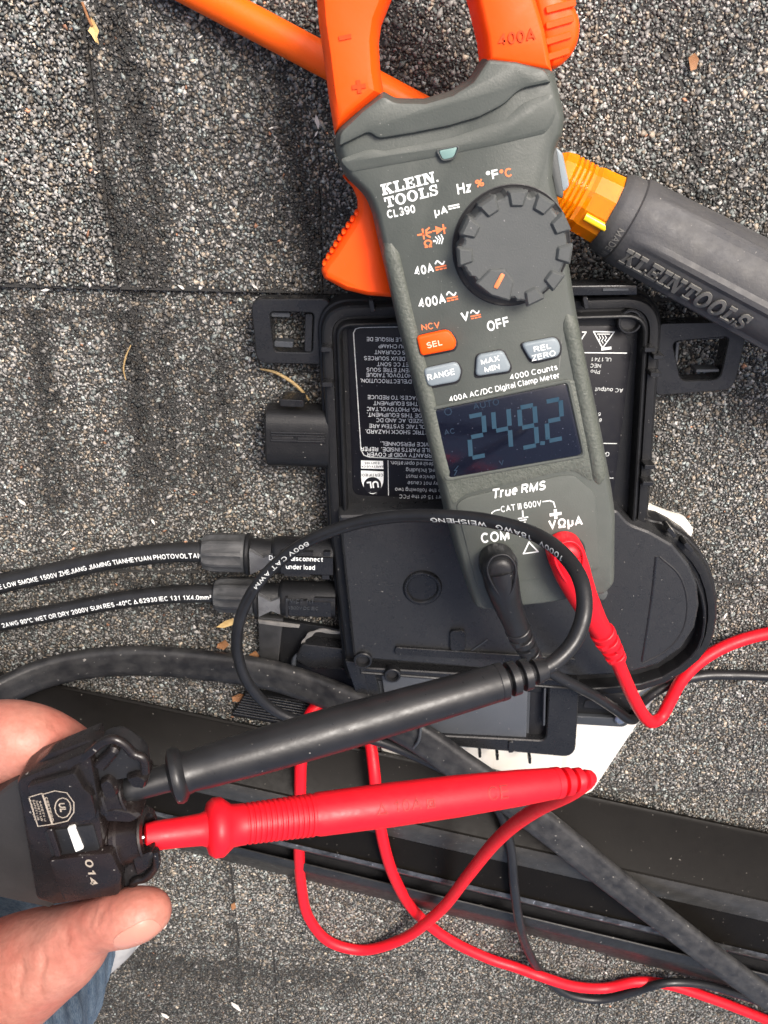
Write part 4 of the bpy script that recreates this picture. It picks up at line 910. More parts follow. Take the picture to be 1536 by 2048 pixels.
    for k in range(9):
        f = k/8; x = 712-64*f; y = 428+100*f
        c = P(x+1-2*math.sin(f*3.1), y-1, 47); mk('grip_tooth', vcyl((c.x, c.y), [(.8, 40), (1.0, 41), (1.0, 47), (.6, 48.4)], 10), 'orange', lv)
    # rotary switch
    c = P(1022, 493, ZF); cx, cy = c.x, c.y
    mk('dial_recess', vcyl((cx, cy), [(20.9, 65.6), (20.9, 66.3), (20.6, 66.4), (20.2, 66.25), (19.9, 66.2)], 56), 'dark', t, 20)
    n = 96; V = []; Fc = []; cols = []
    padA = [123, 91, 61, 30, -3, -34, -64, 155, 186]
    def inpad(a): return any(abs((a-p+180) % 360-180) < 10.5 for p in padA)
    rows = [(19.6, 66.2), (19.5, 70), (19.0, 74), (18.6, 75), (17.9, 75.5)]
    for r, z in rows:
        for i in range(n):
            a = 360*i/n; gap = 0 if inpad(a) else .9
            if 205 < a < 283 and z > 69: gap = 2.6 if 212 < a < 276 else 1.4
            V.append((cx+(r-gap)*math.cos(R(a)), cy+(r-gap)*math.sin(R(a)), z))
    for k in range(len(rows)-1):
        for i in range(n):
            j = (i+1) % n; Fc.append((k*n+i, k*n+j, (k+1)*n+j, (k+1)*n+i))
    Fc.append(tuple((len(rows)-1)*n+i for i in range(n))); Fc.append(tuple(range(n))[::-1])
    kn = mk('dial', (V, Fc), 'knob', t, 30)
    for p in padA:
        a = R(p); rr = Vector((math.cos(a), math.sin(a), 0)); tt = Vector((-rr.y, rr.x, 0)); C0 = Vector((cx, cy, 0))
        qd = [C0+rr*14.6+tt*2.0, C0+rr*14.6-tt*2.0, C0+rr*19.3-tt*3.1, C0+rr*19.3+tt*3.1]
        qd = [(v.x, v.y, .5) for v in qd]; qd = qd if area2(qd) > 0 else qd[::-1]
        mk('grip_pad', loft(qd, [(-.5, 75.2), (0, 76.2), (.5, 76.7)], 3), 'knob', kn, 30)
    # pointer flat
    a = R(244); rr = Vector((math.cos(a), math.sin(a), 0)); tt = Vector((-rr.y, rr.x, 0)); C0 = Vector((cx, cy, 0))
    qd = [C0+rr*7.0, C0+rr*9.2+tt*4.6, C0+rr*15.4+tt*6.6, C0+rr*16.6, C0+rr*15.4-tt*6.6, C0+rr*9.2-tt*4.6]; qd = [(v.x, v.y, .6) for v in qd]; qd = qd if area2(qd) > 0 else qd[::-1]
    mk('pointer_flat', loft(qd, [(-.4, 75.3), (0, 76.1), (.4, 76.4)], 3), 'knob', kn, 30)
    qd = [C0+rr*8.4+tt*.75, C0+rr*8.4-tt*.75, C0+rr*13.8-tt*.75, C0+rr*13.8+tt*.75]; qd = [(v.x, v.y, .5) for v in qd]; qd = qd if area2(qd) > 0 else qd[::-1]
    mk('pointer', loft(qd, [(0, 76.2), (0, 76.7), (.2, 76.8)], 4), 'print_orange', kn, 30)
    # side button
    mk('side_button', block([(1110, 292, 1), (1126, 306, 1), (1140, 372, 1), (1128, 384, 1), (1114, 378, 1)], 44, 57, bev=.8), 'grey_button', t)
    mk('button_surround', block([(1094, 296, 1), (1112, 286, 1), (1128, 386, 1), (1126, 398, 1), (1112, 392, 1)], 42, 61, bev=.8), 'knob', t)
    # push buttons in dark wells
    def button(m, pts, words, z=67.9):
        zs = pts
        ccx = sum(p[0] for p in zs)/len(zs); ccy = sum(p[1] for p in zs)/len(zs)
        out = [(ccx+(p[0]-ccx)*1.10, ccy+(p[1]-ccy)*1.16, p[2]) for p in zs]
        b_ = mk('button', block(pts, 65.5, z, bev=.9), m, t, 50)
        mk('button_well', block(out, 65.6, 66.2, bev=.15), 'dark', b_)
        for s_, x, y, cp, wd, mm in words: text(s_, x, y, cp, 13.5, z, mm, b_, bold=.03, width=wd)
    button('orange', [(833, 674, 1.5), (898, 659, 2.5), (914, 684, 2), (909, 700, 1.5), (842, 713, 1.5)], [('SEL', 869, 687.5, 12, 31, mat('pale_orange_print', (.85, .5, .36), .6))], 68.3)
    button('grey_button', [(846, 739, 2), (914, 724, 2), (923, 742, 1.5), (917, 764, 2), (856, 775, 2)], [('RANGE', 882, 749, 12.5, 55, 'print')])
    button('grey_button', [(954, 711, 2), (1006, 701, 2), (1022, 733, 2), (1018, 744, 2), (951, 754, 2)], [('MAX', 980, 720, 11.5, 38, 'print'), ('MIN', 984, 736, 11.5, 31, 'print')])
    button('grey_button', [(1042, 688, 2), (1112, 675, 2.5), (1122, 692, 2), (1119, 713, 2), (1064, 726, 3)], [('REL', 1085, 695, 11.5, 35, 'print'), ('ZERO', 1087, 711, 11.5, 50, 'print')])
    # display
    ds = mk('display', block([(867, 821, 1.5), (1133, 767, 1.5), (1165, 910, 2), (897, 956, 2)], 65.6, 66.6, bev=.3), 'lcd', t)
    mk('display_bezel', frame([(858, 816, 2), (1140, 758, 2), (1173, 915, 2.5), (890, 964, 2.5)], [(866, 821, 1.5), (1134, 766, 1.5), (1166, 911, 2), (896, 957, 2)], 65.5, 66.9, .35), 'meter', t)
    DZ = 66.6
    def seg_digit(ox, oy, segs, h=84, wd=31):
        ang = R(11.5); ux = (math.cos(ang), -math.sin(ang)); uy = (-math.sin(ang)+.13, -math.cos(ang))
        def pt(a, b): return (ox+ux[0]*a*wd+uy[0]*b*h, oy+ux[1]*a*wd+uy[1]*b*h)
        E = {'a': ((.22, 1), (.78, 1)), 'b': ((1, .91), (1, .60)), 'c': ((1, .40), (1, .09)), 'd': ((.22, 0), (.78, 0)), 'e': ((0, .40), (0, .09)), 'f': ((0, .91), (0, .60)), 'g': ((.24, .5), (.76, .5))}
        g = [line([pt(*E[k][0]), pt(*E[k][1])], 1.75, DZ, lift=.1) for k in segs]
        mk('digit', g, 'segment', ds, None)
    seg_digit(942, 916, 'abged'); seg_digit(992, 903, 'fgbc'); seg_digit(1044, 896, 'abfgcd', 82); seg_digit(1096, 882, 'abged', 80)
    mk('decimal_point', line([(1084, 886), (1086, 886)], 1.6, DZ), 'segment', ds, None)
    for s_, x, y, cp in (('AUTO', 972, 808, 13), ('AC', 899, 863, 11), ('V', 1003, 925, 11)): text(s_, x, y, cp, 11, DZ, 'segment_dim', ds, bold=.02, name='display_mark')
    mk('display_mark', line([(916, 932), (909, 941), (914, 941), (909, 950)], .4, DZ), 'segment_dim', ds, None)
    cc = P(896, 823, DZ); mk('display_mark', line([(896+7*math.cos(k*.785), 823+7*math.sin(k*.785)) for k in range(8)], .4, DZ, True), 'segment_dim', ds, None)
    mk('textured_surround', block([(852, 822, 2), (864, 814, 1), (1136, 759, 1), (1152, 762, 2), (1176, 900, 2), (1186, 965, 2), (1150, 942, 2), (1118, 944, 3), (930, 988, 3), (906, 1010, 2), (880, 930, 2)], 65.6, 66.2, bev=.15), 'meter_rough', t)
    # lower panel
    mk('lower_panel', block([(912, 1010, 2), (930, 996, 3), (1120, 952, 4), (1148, 950, 3), (1192, 990, 3), (1200, 1140, 2), (955, 1178, 2)], 65.2, 66.45, bev=.3), 'meter', t)
    # printed words and symbols
    Z = 66.0; Z2 = 66.5
    for s_, x, y, cp, an, m, z, wd in [('CL390', 802, 423, 17, 12, 'print', Z, 57), ('Hz', 928, 376, 21, 11, 'print', Z, 30), ('%', 959, 366, 15, 11, 'print_orange', Z, 18), ('°F', 985, 350, 20, 12, 'print', Z, 24), ('°C', 1012, 346, 18, 12, 'print_orange', Z, 24),
        ('µA', 882, 422, 16, 12, 'print', Z, 27), ('Ω', 856, 487, 16, 8, 'print_orange', Z, 17), ('40A', 848, 539, 19, 11, 'print', Z, 40), ('400A', 864, 602, 20, 11, 'print', Z, 56), ('V', 930, 632, 19, 12, 'print', Z, 17), ('NCV', 861, 652, 13, 10, 'print_orange', Z, 37), ('OFF', 996, 648, 21, 14, 'print', Z, 44),
        ('4000 Counts', 1067, 744, 11.5, 12.5, 'print', Z, 98), ('400A AC/DC Digital Clamp Meter', 1008, 774, 11.5, 12.5, 'print', Z, 226), ('CAT III 600V', 1042, 1012, 12.5, 9, 'print', Z2, 82), ('VΩµA', 1131, 1045, 19, 7, 'print', Z2, 69), ('COM', 990, 1073, 21, 7, 'print', Z2, 57), ('+', 1111, 1028, 30, 8, 'print', Z2, 24)]:
        text(s_, x, y, cp, an, z, m, t, bold=.045 if cp > 14 else .018, width=wd)
    text('True RMS', 1036, 979, 19, 9.5, Z2, 'print', t, bold=.05, shear=.25, width=107)
    # slab-serif maker's name
    def slab_text(s_, x0, y0, x1, y1, cap, z, m):
        V, Fc = slab_word(s_, thick=.015); wx = max(p[0] for p in V); a = P(x0, y0, z); b = P(x1, y1, z); u = (b-a)/wx; v = Vector((-u.y, u.x, 0)).normalized()
        k = (P(x0, y0-10, z)-a).length/10*cap
        mk('maker_name', ([tuple(a+u*p[0]+v*(p[1]*k)+Vector((0, 0, .12+max(p[2], 0)*3))) for p in V], [f for f in Fc if len(f) >= 4 and all(V[i][2] > 0 for i in f)]), m, t, None)
    slab_text('KLEIN.', 765, 391, 877, 363, 22, Z, 'print'); slab_text('TOOLS', 772, 416, 877, 389, 21, Z, 'print')
    def acdc(x, y, ang=12, wave=True, m2='print_orange', sc=1.0):
        c_, s_ = math.cos(R(ang)), math.sin(R(ang)); f = lambda a, b: (x+(a*c_+b*s_)*sc, y+(-a*s_+b*c_)*sc)
        if wave: mk('symbol', line([f(-9+k*1.8, -7-4*math.sin(k*.628)) for k in range(11)], .55*sc, Z), 'print', t, None)
        mk('symbol', line([f(-10, 1), f(10, 1)], .55*sc, Z), m2, t, None)
        for a in (-8, 0, 8): mk('symbol', line([f(a-2, 6), f(a+2, 6)], .5*sc, Z), m2, t, None)
    acdc(881, 532); acdc(904, 594); acdc(951, 630, sc=.92); acdc(907, 410, wave=False, m2='print')
    mk('symbol', [line([(836, 470), (846, 468)], .6, Z), line([(845, 459), (848, 477)], .6, Z), line([(858, 456), (852, 461), (853, 470), (860, 474)], .6, Z), line([(853, 466), (862, 464)], .6, Z)], 'print_orange', t, None)
    c3 = [P(870, 452, Z), P(873, 469, Z), P(887, 458, Z)]; mk('symbol', ([(v.x, v.y, Z+.13) for v in c3], [(0, 1, 2)]), 'print_orange', t, None)
    mk('symbol', [line([(866, 462), (891, 456)], .5, Z, lift=.2), line([(886, 450), (889, 466)], .6, Z, lift=.25)], 'print_orange', t, None)
    for k in range(3): mk('symbol', line([(872+k*5-1+2.2*k*.3, 474-k*2.2), (876+k*5, 479-k), (873+k*5, 487)], .4, Z), 'print', t, None)
    mk('symbol', line([(868, 482), (870, 482)], .7, Z), 'print', t, None)
    mk('symbol', [line([(982, 1036), (984, 1025), (990, 1021), (999, 1019)], .5, Z2), line([(1086, 1003), (1100, 1001), (1107, 1004), (1110, 1014)], .5, Z2), line([(1045, 1022), (1046, 1036)], .6, Z2), line([(1037, 1037), (1055, 1034)], .6, Z2), line([(1040, 1041), (1052, 1039)], .5, Z2), line([(1043, 1045), (1050, 1044)], .5, Z2),
        line([(1040, 1072), (1052, 1050), (1068, 1068)], .6, Z2, True), line([(1047, 1107), (1058, 1084), (1076, 1103)], .6, Z2, True)], 'print', t, None)
    # sockets and the tilting bail stub at the lower right
    for x, y in ((996, 1128), (1131, 1104)):
        c = P(x, y, 66.4); mk('socket', vcyl((c.x, c.y), [(8.2, 66.2), (8.2, 66.8), (7.4, 67.0), (6.9, 66.6)], 32), 'dark', t)
    mk('case_foot', block([(1180, 1150, 2), (1202, 1162, 2), (1218, 1188, 2), (1208, 1204, 2), (1190, 1194, 2)], 30, 38, bev=.8), 'knob', t)
    return t
meter()

# ================================================================== test leads
def relief_geo(path, r0, r1, k):
    """core with square ribs, each rib cut through on alternating sides, as moulded strain reliefs are"""
    g = [sweep(path, lambda u: circ((r0+(r1-r0)*u)*.62, 12), 1)]; fr = frames(path); n = len(path)-1
    def at(u):
        x = u*n; i = min(int(x), n-1); return path[i].lerp(path[i+1], x-i), fr[i]
    for q in range(k):
        a, (t, sd, up) = at(q/k+.02); b, _ = at(q/k+.60/k+.02); r = r0+(r1-r0)*q/k
        g.append(lathe(a, b, [(0, r*.93), (.08, r), (.92, r*.98), (1, r*.9)], 16, .9))
        if q < k-1:
            c, _ = at((q+1)/k+.03); sg = (1, -1)[q % 2]; o = sd*(sg*r*.45)+up*r*.35
            g.append(lathe(b+o, c+o, [(0, r*.5), (1, r*.48)], 10))
    return g
def lead(label, mt, plug, relief, cable, rad, probe, words, tail):
    t = thing('test_lead', label, 'test lead', P(plug[0][0], plug[0][1], 66), 'test leads of the meter')
    # plug: barrel on the socket, elbow body, ribbed strain relief
    a = P(*plug[0][:3])
    mk('plug_barrel', vcyl((a.x, a.y), [(6.6, 66.9), (7.4, 67.4), (7.6, 72), (7.5, plug[0][2]+.5), (6.4, plug[0][2]+3.4), (4.0, plug[0][2]+4.6)], 32), mt, t, 50)
    ring = [P(plug[0][0]+dx, plug[0][1]+dy, plug[0][2]+zz) for dx, dy, zz in [(-24, -2, 5.6), (-12, -24, 4.6), (14, -28, 4.2), (32, -8, 4.8), (32, 22, 5.6), (22, 48, 5.0), (10, 58, 4.6), (-8, 40, 5.6)]]
    mk('plug_rim', tube(catmull(ring, 4, True)+[ring[0]], .55, 8, 1), mt, t, 60)
    mk('plug_body', tube([P(*p[:3]) for p in plug], [p[3] for p in plug], 18, 5, .85), mt, t, 55)
    rp = catmull([P(*p) for p in relief], 12); n = len(rp)-1
    mk('strain_relief', relief_geo(rp, 5.7, 4.3, 4), mt, t, 30)
    p3 = [P(*p) for p in cable]
    mk('cable', tube(p3, rad, 16, 8), mt, t, 70)
    # probe: tip sleeve, finger guard, barrel, ribbed end
    A = P(*probe[0]); B = P(*probe[1]); prof = probe[2]
    V, Fc = lathe(A, B, prof, 36)
    pb = mk('probe_handle', (V, Fc), mt, t, 38)
    tp = (A-B).normalized(); mk('probe_tip', lathe(A+tp*16, A, [(0, .3), (.1, .95), (1, .95)], 14), 'steel', t, 50)
    tl = [P(*p) for p in tail]
    o = mk('probe_cable', tube(tl, rad, 16, 8), mt, t, 70)
    if words: words(t, pb, A, B, catmull(tl, 8))
    return t
def notch(u0, u1, r0, r1, k):
    """stepped strain-relief grooves between u0 and u1"""
    out = []
    for i in range(k):
        a = u0+(u1-u0)*i/k; b = u0+(u1-u0)*(i+.6)/k; c = u0+(u1-u0)*(i+1)/k; ra = r0+(r1-r0)*i/k; rb = r0+(r1-r0)*(i+1)/k
        out += [(a, ra), (a+.0012, ra*1.03), (b-.001, ra*1.02), (b, ra*.97), (b+.001, ra*.66), (c-.001, rb*.66)]
    return out
def black_words(t, pb, A, B, path):
    L = sum((b-a).length for a, b in zip(path[:-1], path[1:]))
    # lettering reads along the loop, upside down in the picture
    def dist_at(px, py):
        best = None; d = 0; prev = path[0]; acc = 0
        for p in path:
            acc += (p-prev).length; prev = p; v = p-CAM; u = 768+F*v.dot(RIGHT)/v.dot(FWD); w_ = 1024-F*v.dot(UP)/v.dot(FWD)
            e = (u-px)**2+(w_-py)**2
            if best is None or e < best[0]: best = (e, acc)
        return best[1]
    a = dist_at(872, 1036); b = dist_at(1128, 1130)
    text_on_tube('1000V   18AWG   WEISHENG', path, 2.8, min(a, b), 2.1, 'print_dim', t, total=abs(a-b), up=-.1, bold=.0)
    a = dist_at(508, 1165); b = dist_at(622, 1078); text_on_tube('600V CAT AWM', path, 2.8, min(a, b), 2.0, 'print_dim', t, total=abs(a-b), up=.1, bold=.0)
bp = [(0, 3.0), (.004, 3.5), (.03, 3.9), (.09, 4.1), (.105, 4.2), (.108, 6.0), (.114, 8.0), (.124, 8.4), (.133, 8.0), (.142, 6.4), (.155, 6.0), (.19, 6.3), (.30, 6.9), (.5, 7.1), (.7, 6.6), (.87, 6.1)]+notch(.875, .97, 6.0, 4.6, 3)+[(.972, 4.3), (1.0, 3.6)]
lead('black test lead in the COM socket, its black probe pushed into the held connector', 'lead_black',
     [(998, 1138, 76, 7.3), (1004, 1168, 76, 7.2), (1014, 1204, 73, 6.2), (1028, 1240, 68, 5.5), (1036, 1262, 65, 5.2)],
     [(1034, 1256, 66), (1050, 1290, 60), (1068, 1316, 54)],
     [(1070, 1318, 53), (1095, 1340, 47), (1140, 1366, 39), (1190, 1392, 29), (1232, 1420, 20), (1258, 1438, 15), (1270, 1436, 11), (1276, 1415, 8), (1298, 1392, 7.5), (1340, 1368, 6), (1400, 1352, 3.4), (1470, 1350, 2.8), (1560, 1352, 2.8), (1680, 1340, 2.8)], 2.75,
     [(238, 1584, 190), (1090, 1338, 150), bp], black_words,
     [(1078, 1342, 150.5), (1112, 1322, 148), (1148, 1282, 144), (1168, 1225, 139), (1163, 1165, 131), (1128, 1110, 118), (1068, 1068, 103), (980, 1042, 90), (880, 1032, 78), (780, 1034, 65), (680, 1056, 54), (590, 1098, 46), (520, 1162, 42), (482, 1232, 40), (474, 1300, 38), (496, 1366, 36), (545, 1418, 33), (610, 1446, 31),
      (690, 1464, 29.5), (780, 1490, 27), (870, 1530, 24), (950, 1570, 24), (1000, 1625, 25), (1020, 1690, 28), (1028, 1770, 29.5), (1038, 1840, 26), (1056, 1900, 11), (1090, 1955, 2.7), (1140, 1990, 2.6), (1200, 1999, 2.6), (1265, 1984, 5), (1330, 1966, 8.4), (1400, 1968, 6), (1480, 1990, 3), (1570, 2022, 2.6), (1690, 2070, 2.6)])
rp_ = [(0, 2.6), (.003, 3.8), (.02, 4.3), (.07, 4.5), (.105, 4.8), (.115, 5.4), (.12, 7.8), (.13, 9.0), (.145, 9.0), (.155, 7.8), (.165, 6.5), (.18, 6.3)]
for k in range(14):
    u = .185+k*.0105; r = 6.3+.5*k/14; rp_ += [(u, r), (u+.005, r), (u+.0065, r-.35), (u+.009, r-.35)]
rp_ += [(.34, 6.9), (.5, 7.2), (.65, 7.0), (.8, 6.3), (.885, 5.6)]+notch(.89, .975, 5.5, 3.8, 3)+[(.978, 3.5), (.992, 3.0), (1.0, 1.9)]
def red_words(t, pb, A, B, path):
    ax = (B-A).normalized(); sd = ax.cross(Vector((0, 0, 1))).normalized(); up = sd.cross(ax); L = (B-A).length
    # the camera side of the barrel
    mid = A.lerp(B, .5); vd = (CAM-mid); vd = (vd-ax*vd.dot(ax)).normalized(); side = ax.cross(vd).normalized()
    def wr(s_, u, cap, r, dth=0):
        g, f = sans(s_, .15)
        V = []
        for x, y, zz in g:
            th = dth+((.5-y)*cap)/r; rr = r+zz; p = A+ax*(u*L+x*cap)+side*(rr*math.sin(th))+vd*(rr*math.cos(th)); V.append(tuple(p))
        mk('moulded_lettering', (V, f), M['lead_red_mark'], pb, None)
    wr('△ 10A ◻', .515, 4.0, 7.36, .12); wr('CE', .73, 4.8, 6.86, .1)
    for k in range(1): pass
M['lead_red_mark'] = mat('red_moulded_mark', (.26, .005, .008), .5)
lead('red test lead in the right socket, its red probe pushed into the held connector', 'lead_red',
     [(1133, 1112, 75, 7.6), (1145, 1145, 75, 7.4), (1165, 1192, 71, 6.2), (1190, 1240, 65, 5.0), (1206, 1268, 60, 4.7)],
     [(1203, 1262, 61), (1222, 1295, 55), (1236, 1322, 50)],
     [(1230, 1312, 52), (1246, 1350, 45), (1268, 1398, 35), (1290, 1434, 26), (1305, 1444, 21), (1322, 1434, 17), (1340, 1402, 14), (1362, 1362, 12), (1396, 1326, 9), (1440, 1298, 6), (1490, 1278, 4), (1560, 1262, 3.5), (1690, 1240, 3.5)], 3.3,
     [(288, 1674, 190), (1188, 1556, 138), rp_], red_words,
     [(1172, 1562, 137), (1140, 1585, 130), (1085, 1612, 112), (1030, 1648, 90), (985, 1690, 70), (935, 1752, 48), (875, 1826, 24), (800, 1880, 9), (725, 1900, 4), (660, 1884, 3.6), (618, 1836, 4), (602, 1766, 9), (598, 1690, 18), (600, 1600, 26), (602, 1520, 26), (610, 1456, 20), (632, 1414, 11), (670, 1400, 8), (715, 1428, 9.5), (738, 1476, 14), (748, 1540, 24), (754, 1610, 29), (768, 1690, 30), (792, 1762, 22), (838, 1832, 5), (900, 1880, 3.1), (980, 1918, 3.1), (1030, 1934, 4.5), (1080, 1952, 8.2), (1150, 1973, 6.5), (1210, 1976, 3.1), (1270, 1964, 3.1), (1330, 1968, 3.1), (1420, 1996, 3.1), (1540, 2042, 3.1), (1690, 2100, 3.1)])

# ================================================================== connector held in the hand
def held():
    t = thing('cable_connector', 'black cable connector marked 014 held between thumb and finger', 'connector', P(140, 1660, 176))
    mk('shell', loft(px2([(30, 1562, 2), (180, 1500, 1), (196, 1590, 1), (208, 1700), (236, 1712, 1), (246, 1790, 2), (110, 1812, 2), (70, 1800, 2)], 197), [(1.2, 184), (0, 185.4), (0, 195.6), (.5, 196.6), (1.4, 197)], 4), 'held', t, 30)
    mk('top_flank', block([(36, 1556, 1), (96, 1508, 1), (176, 1480, 1.5), (212, 1484, 1), (200, 1518, 1), (60, 1560, 1)], 188, 193, bev=.8), 'held', t)
    mk('front_band', loft(px2([(26, 1566, 1.5), (46, 1560, 1), (118, 1806, 1), (100, 1818, 1), (-30, 1790, 2), (-70, 1640, 2)], 191), [(0, 180), (0, 190), (.8, 191)], 4), mat('band_plastic', (.026, .0245, .024), .4, bump=(700, .15), var=(60, .5, (.016, .015, .015))), t, 30)
    up = mk('upper_panel', block([(52, 1574, 1.5), (150, 1546, 1), (168, 1580, 1), (182, 1590, 1), (193, 1632, 1.5), (180, 1642, 1), (86, 1658, 1.5)], 196, 199.4, bev=.5), 'held', t)
    lp = mk('lower_panel', block([(96, 1722, 1.5), (222, 1706, 1.5), (243, 1752, 1), (240, 1790, 2), (128, 1806, 2)], 196, 199.4, bev=.5), 'held', t)
    text('014', 183, 1745, 16, -77, 199.4, 'print_tan', lp, bold=.03, width=52)
    # certification mark, turned with the connector
    mk('mark_frame', line([(58, 1594), (84, 1586), (104, 1648), (76, 1652)], .3, 199.4, True), 'print_tan', up, None)
    mk('mark_frame', line([(86, 1588), (110, 1581), (134, 1585), (148, 1604), (148, 1624), (136, 1641), (106, 1648)], .3, 199.4, True), 'print_tan', up, None)
    mk('mark_ring', line([(126+16*math.cos(k*.524), 1615+20*math.sin(k*.524)) for k in range(12)], .3, 199.4, True), 'print_tan', up, None)
    text('UL', 126, 1615, 14, -75, 199.4, 'print_tan', up, bold=.05); text('CERTIFIED', 99, 1618, 5.5, -75, 199.4, 'print_tan', up, width=50)
    for k in range(4): text('SAFETY US CA'[:11-k], 66+k*6.5, 1620+k*.5, 4, -75, 199.4, 'print_tan', up, width=42)
    # channel with white insert
    mk('channel', block([(88, 1664, 1), (186, 1650, 1), (200, 1700, 1), (104, 1716, 1)], 196, 197.6, bev=.2), 'dark', t)
    mk('white_insert', block([(134, 1657, .5), (148, 1653, .5), (167, 1698, .5), (151, 1705, .5)], 197, 198.2, bev=.2), 'white', t)
    mk('channel_rib', bar((98, 1660), (116, 1714), 1.6, 197, 199.2), 'held', t)
    # two socket sleeves that take the probes
    for a, b, r in (((160, 1596, 189), (262, 1576, 189), 7.0), ((160, 1688, 189), (300, 1668, 189), 8.0)):
        mk('socket_sleeve', lathe(P(*a), P(*b), [(0, r*.9), (.08, r), (.55, r), (.58, r*1.08), (.64, r*1.08), (.67, r), (.93, r*.98), (.97, r*1.05), (.995, r*1.0), (1, r*.75), (.9, r*.6)], 30), 'held', t, 35)
    # latch jaws at the mouth
    mk('latch', loft(px2([(150, 1546, 2), (168, 1512, 3), (204, 1484, 3), (236, 1478, 3), (262, 1496, 3), (286, 1514, 2), (292, 1552, 1), (262, 1560, 1), (226, 1566, 2), (196, 1586, 2), (160, 1578, 2)], 194), [(.6, 187.5), (0, 188.5), (0, 192), (1, 194)], 4), 'dark', t, 30)
    mk('latch_rim', sweep([P(x, y, 196) for x, y in [(182, 1590), (158, 1574), (140, 1552), (146, 1530), (166, 1516), (186, 1500), (206, 1484), (228, 1478), (248, 1488), (268, 1508), (286, 1516), (291, 1544)]], lambda u: circ(1.3, 10), 6), 'held', t, 60)
    mk('latch_tongue', loft(px2([(182, 1534, 1), (222, 1496, 2), (240, 1508, 2), (206, 1548, 1)], 197), [(0, 190), (0, 196), (.8, 197)], 4), 'held', t)
    mk('latch', loft(px2([(236, 1704, 2), (300, 1694, 3), (318, 1706, 2), (310, 1742, 3), (276, 1764, 3), (262, 1790, 3), (232, 1800, 3), (226, 1770, 2), (246, 1744, 2)], 194), [(.6, 187.5), (0, 188.5), (0, 192), (1, 194)], 4), 'dark', t, 30)
    mk('latch_rim', sweep([P(x, y, 195) for x, y in [(310, 1700), (312, 1730), (290, 1756), (270, 1762), (262, 1786), (242, 1800), (226, 1792), (224, 1774), (244, 1760)]], lambda u: circ(1.3, 10), 6), 'held', t, 60)
    mk('latch_tongue', loft(px2([(262, 1722, 1), (306, 1706, 2), (300, 1740, 2), (272, 1756, 1)], 197.5), [(0, 190), (0, 196.6), (.8, 197.5)], 4), 'held', t)
    for pts in ([(196, 1566), (214, 1556), (228, 1566), (238, 1590), (226, 1600), (206, 1596)], [(200, 1622), (226, 1616), (262, 1622), (284, 1636), (262, 1646), (212, 1644)], [(248, 1556), (276, 1548), (296, 1560), (290, 1580), (264, 1576)], [(236, 1706), (262, 1700), (276, 1712), (262, 1728), (240, 1726)]):
        mk('prong', loft(px2([(x, y, 1.2) for x, y in pts], 196), [(.5, 188), (0, 189), (0, 195), (.7, 196.2)], 3), 'held', t, 30)
    mk('tail_cable', tube([P(40, 1690, 180), P(-40, 1720, 178), P(-160, 1760, 172), P(-320, 1820, 160)], 7, 18, 6), 'cablejacket', t, 60)
    return t
held()

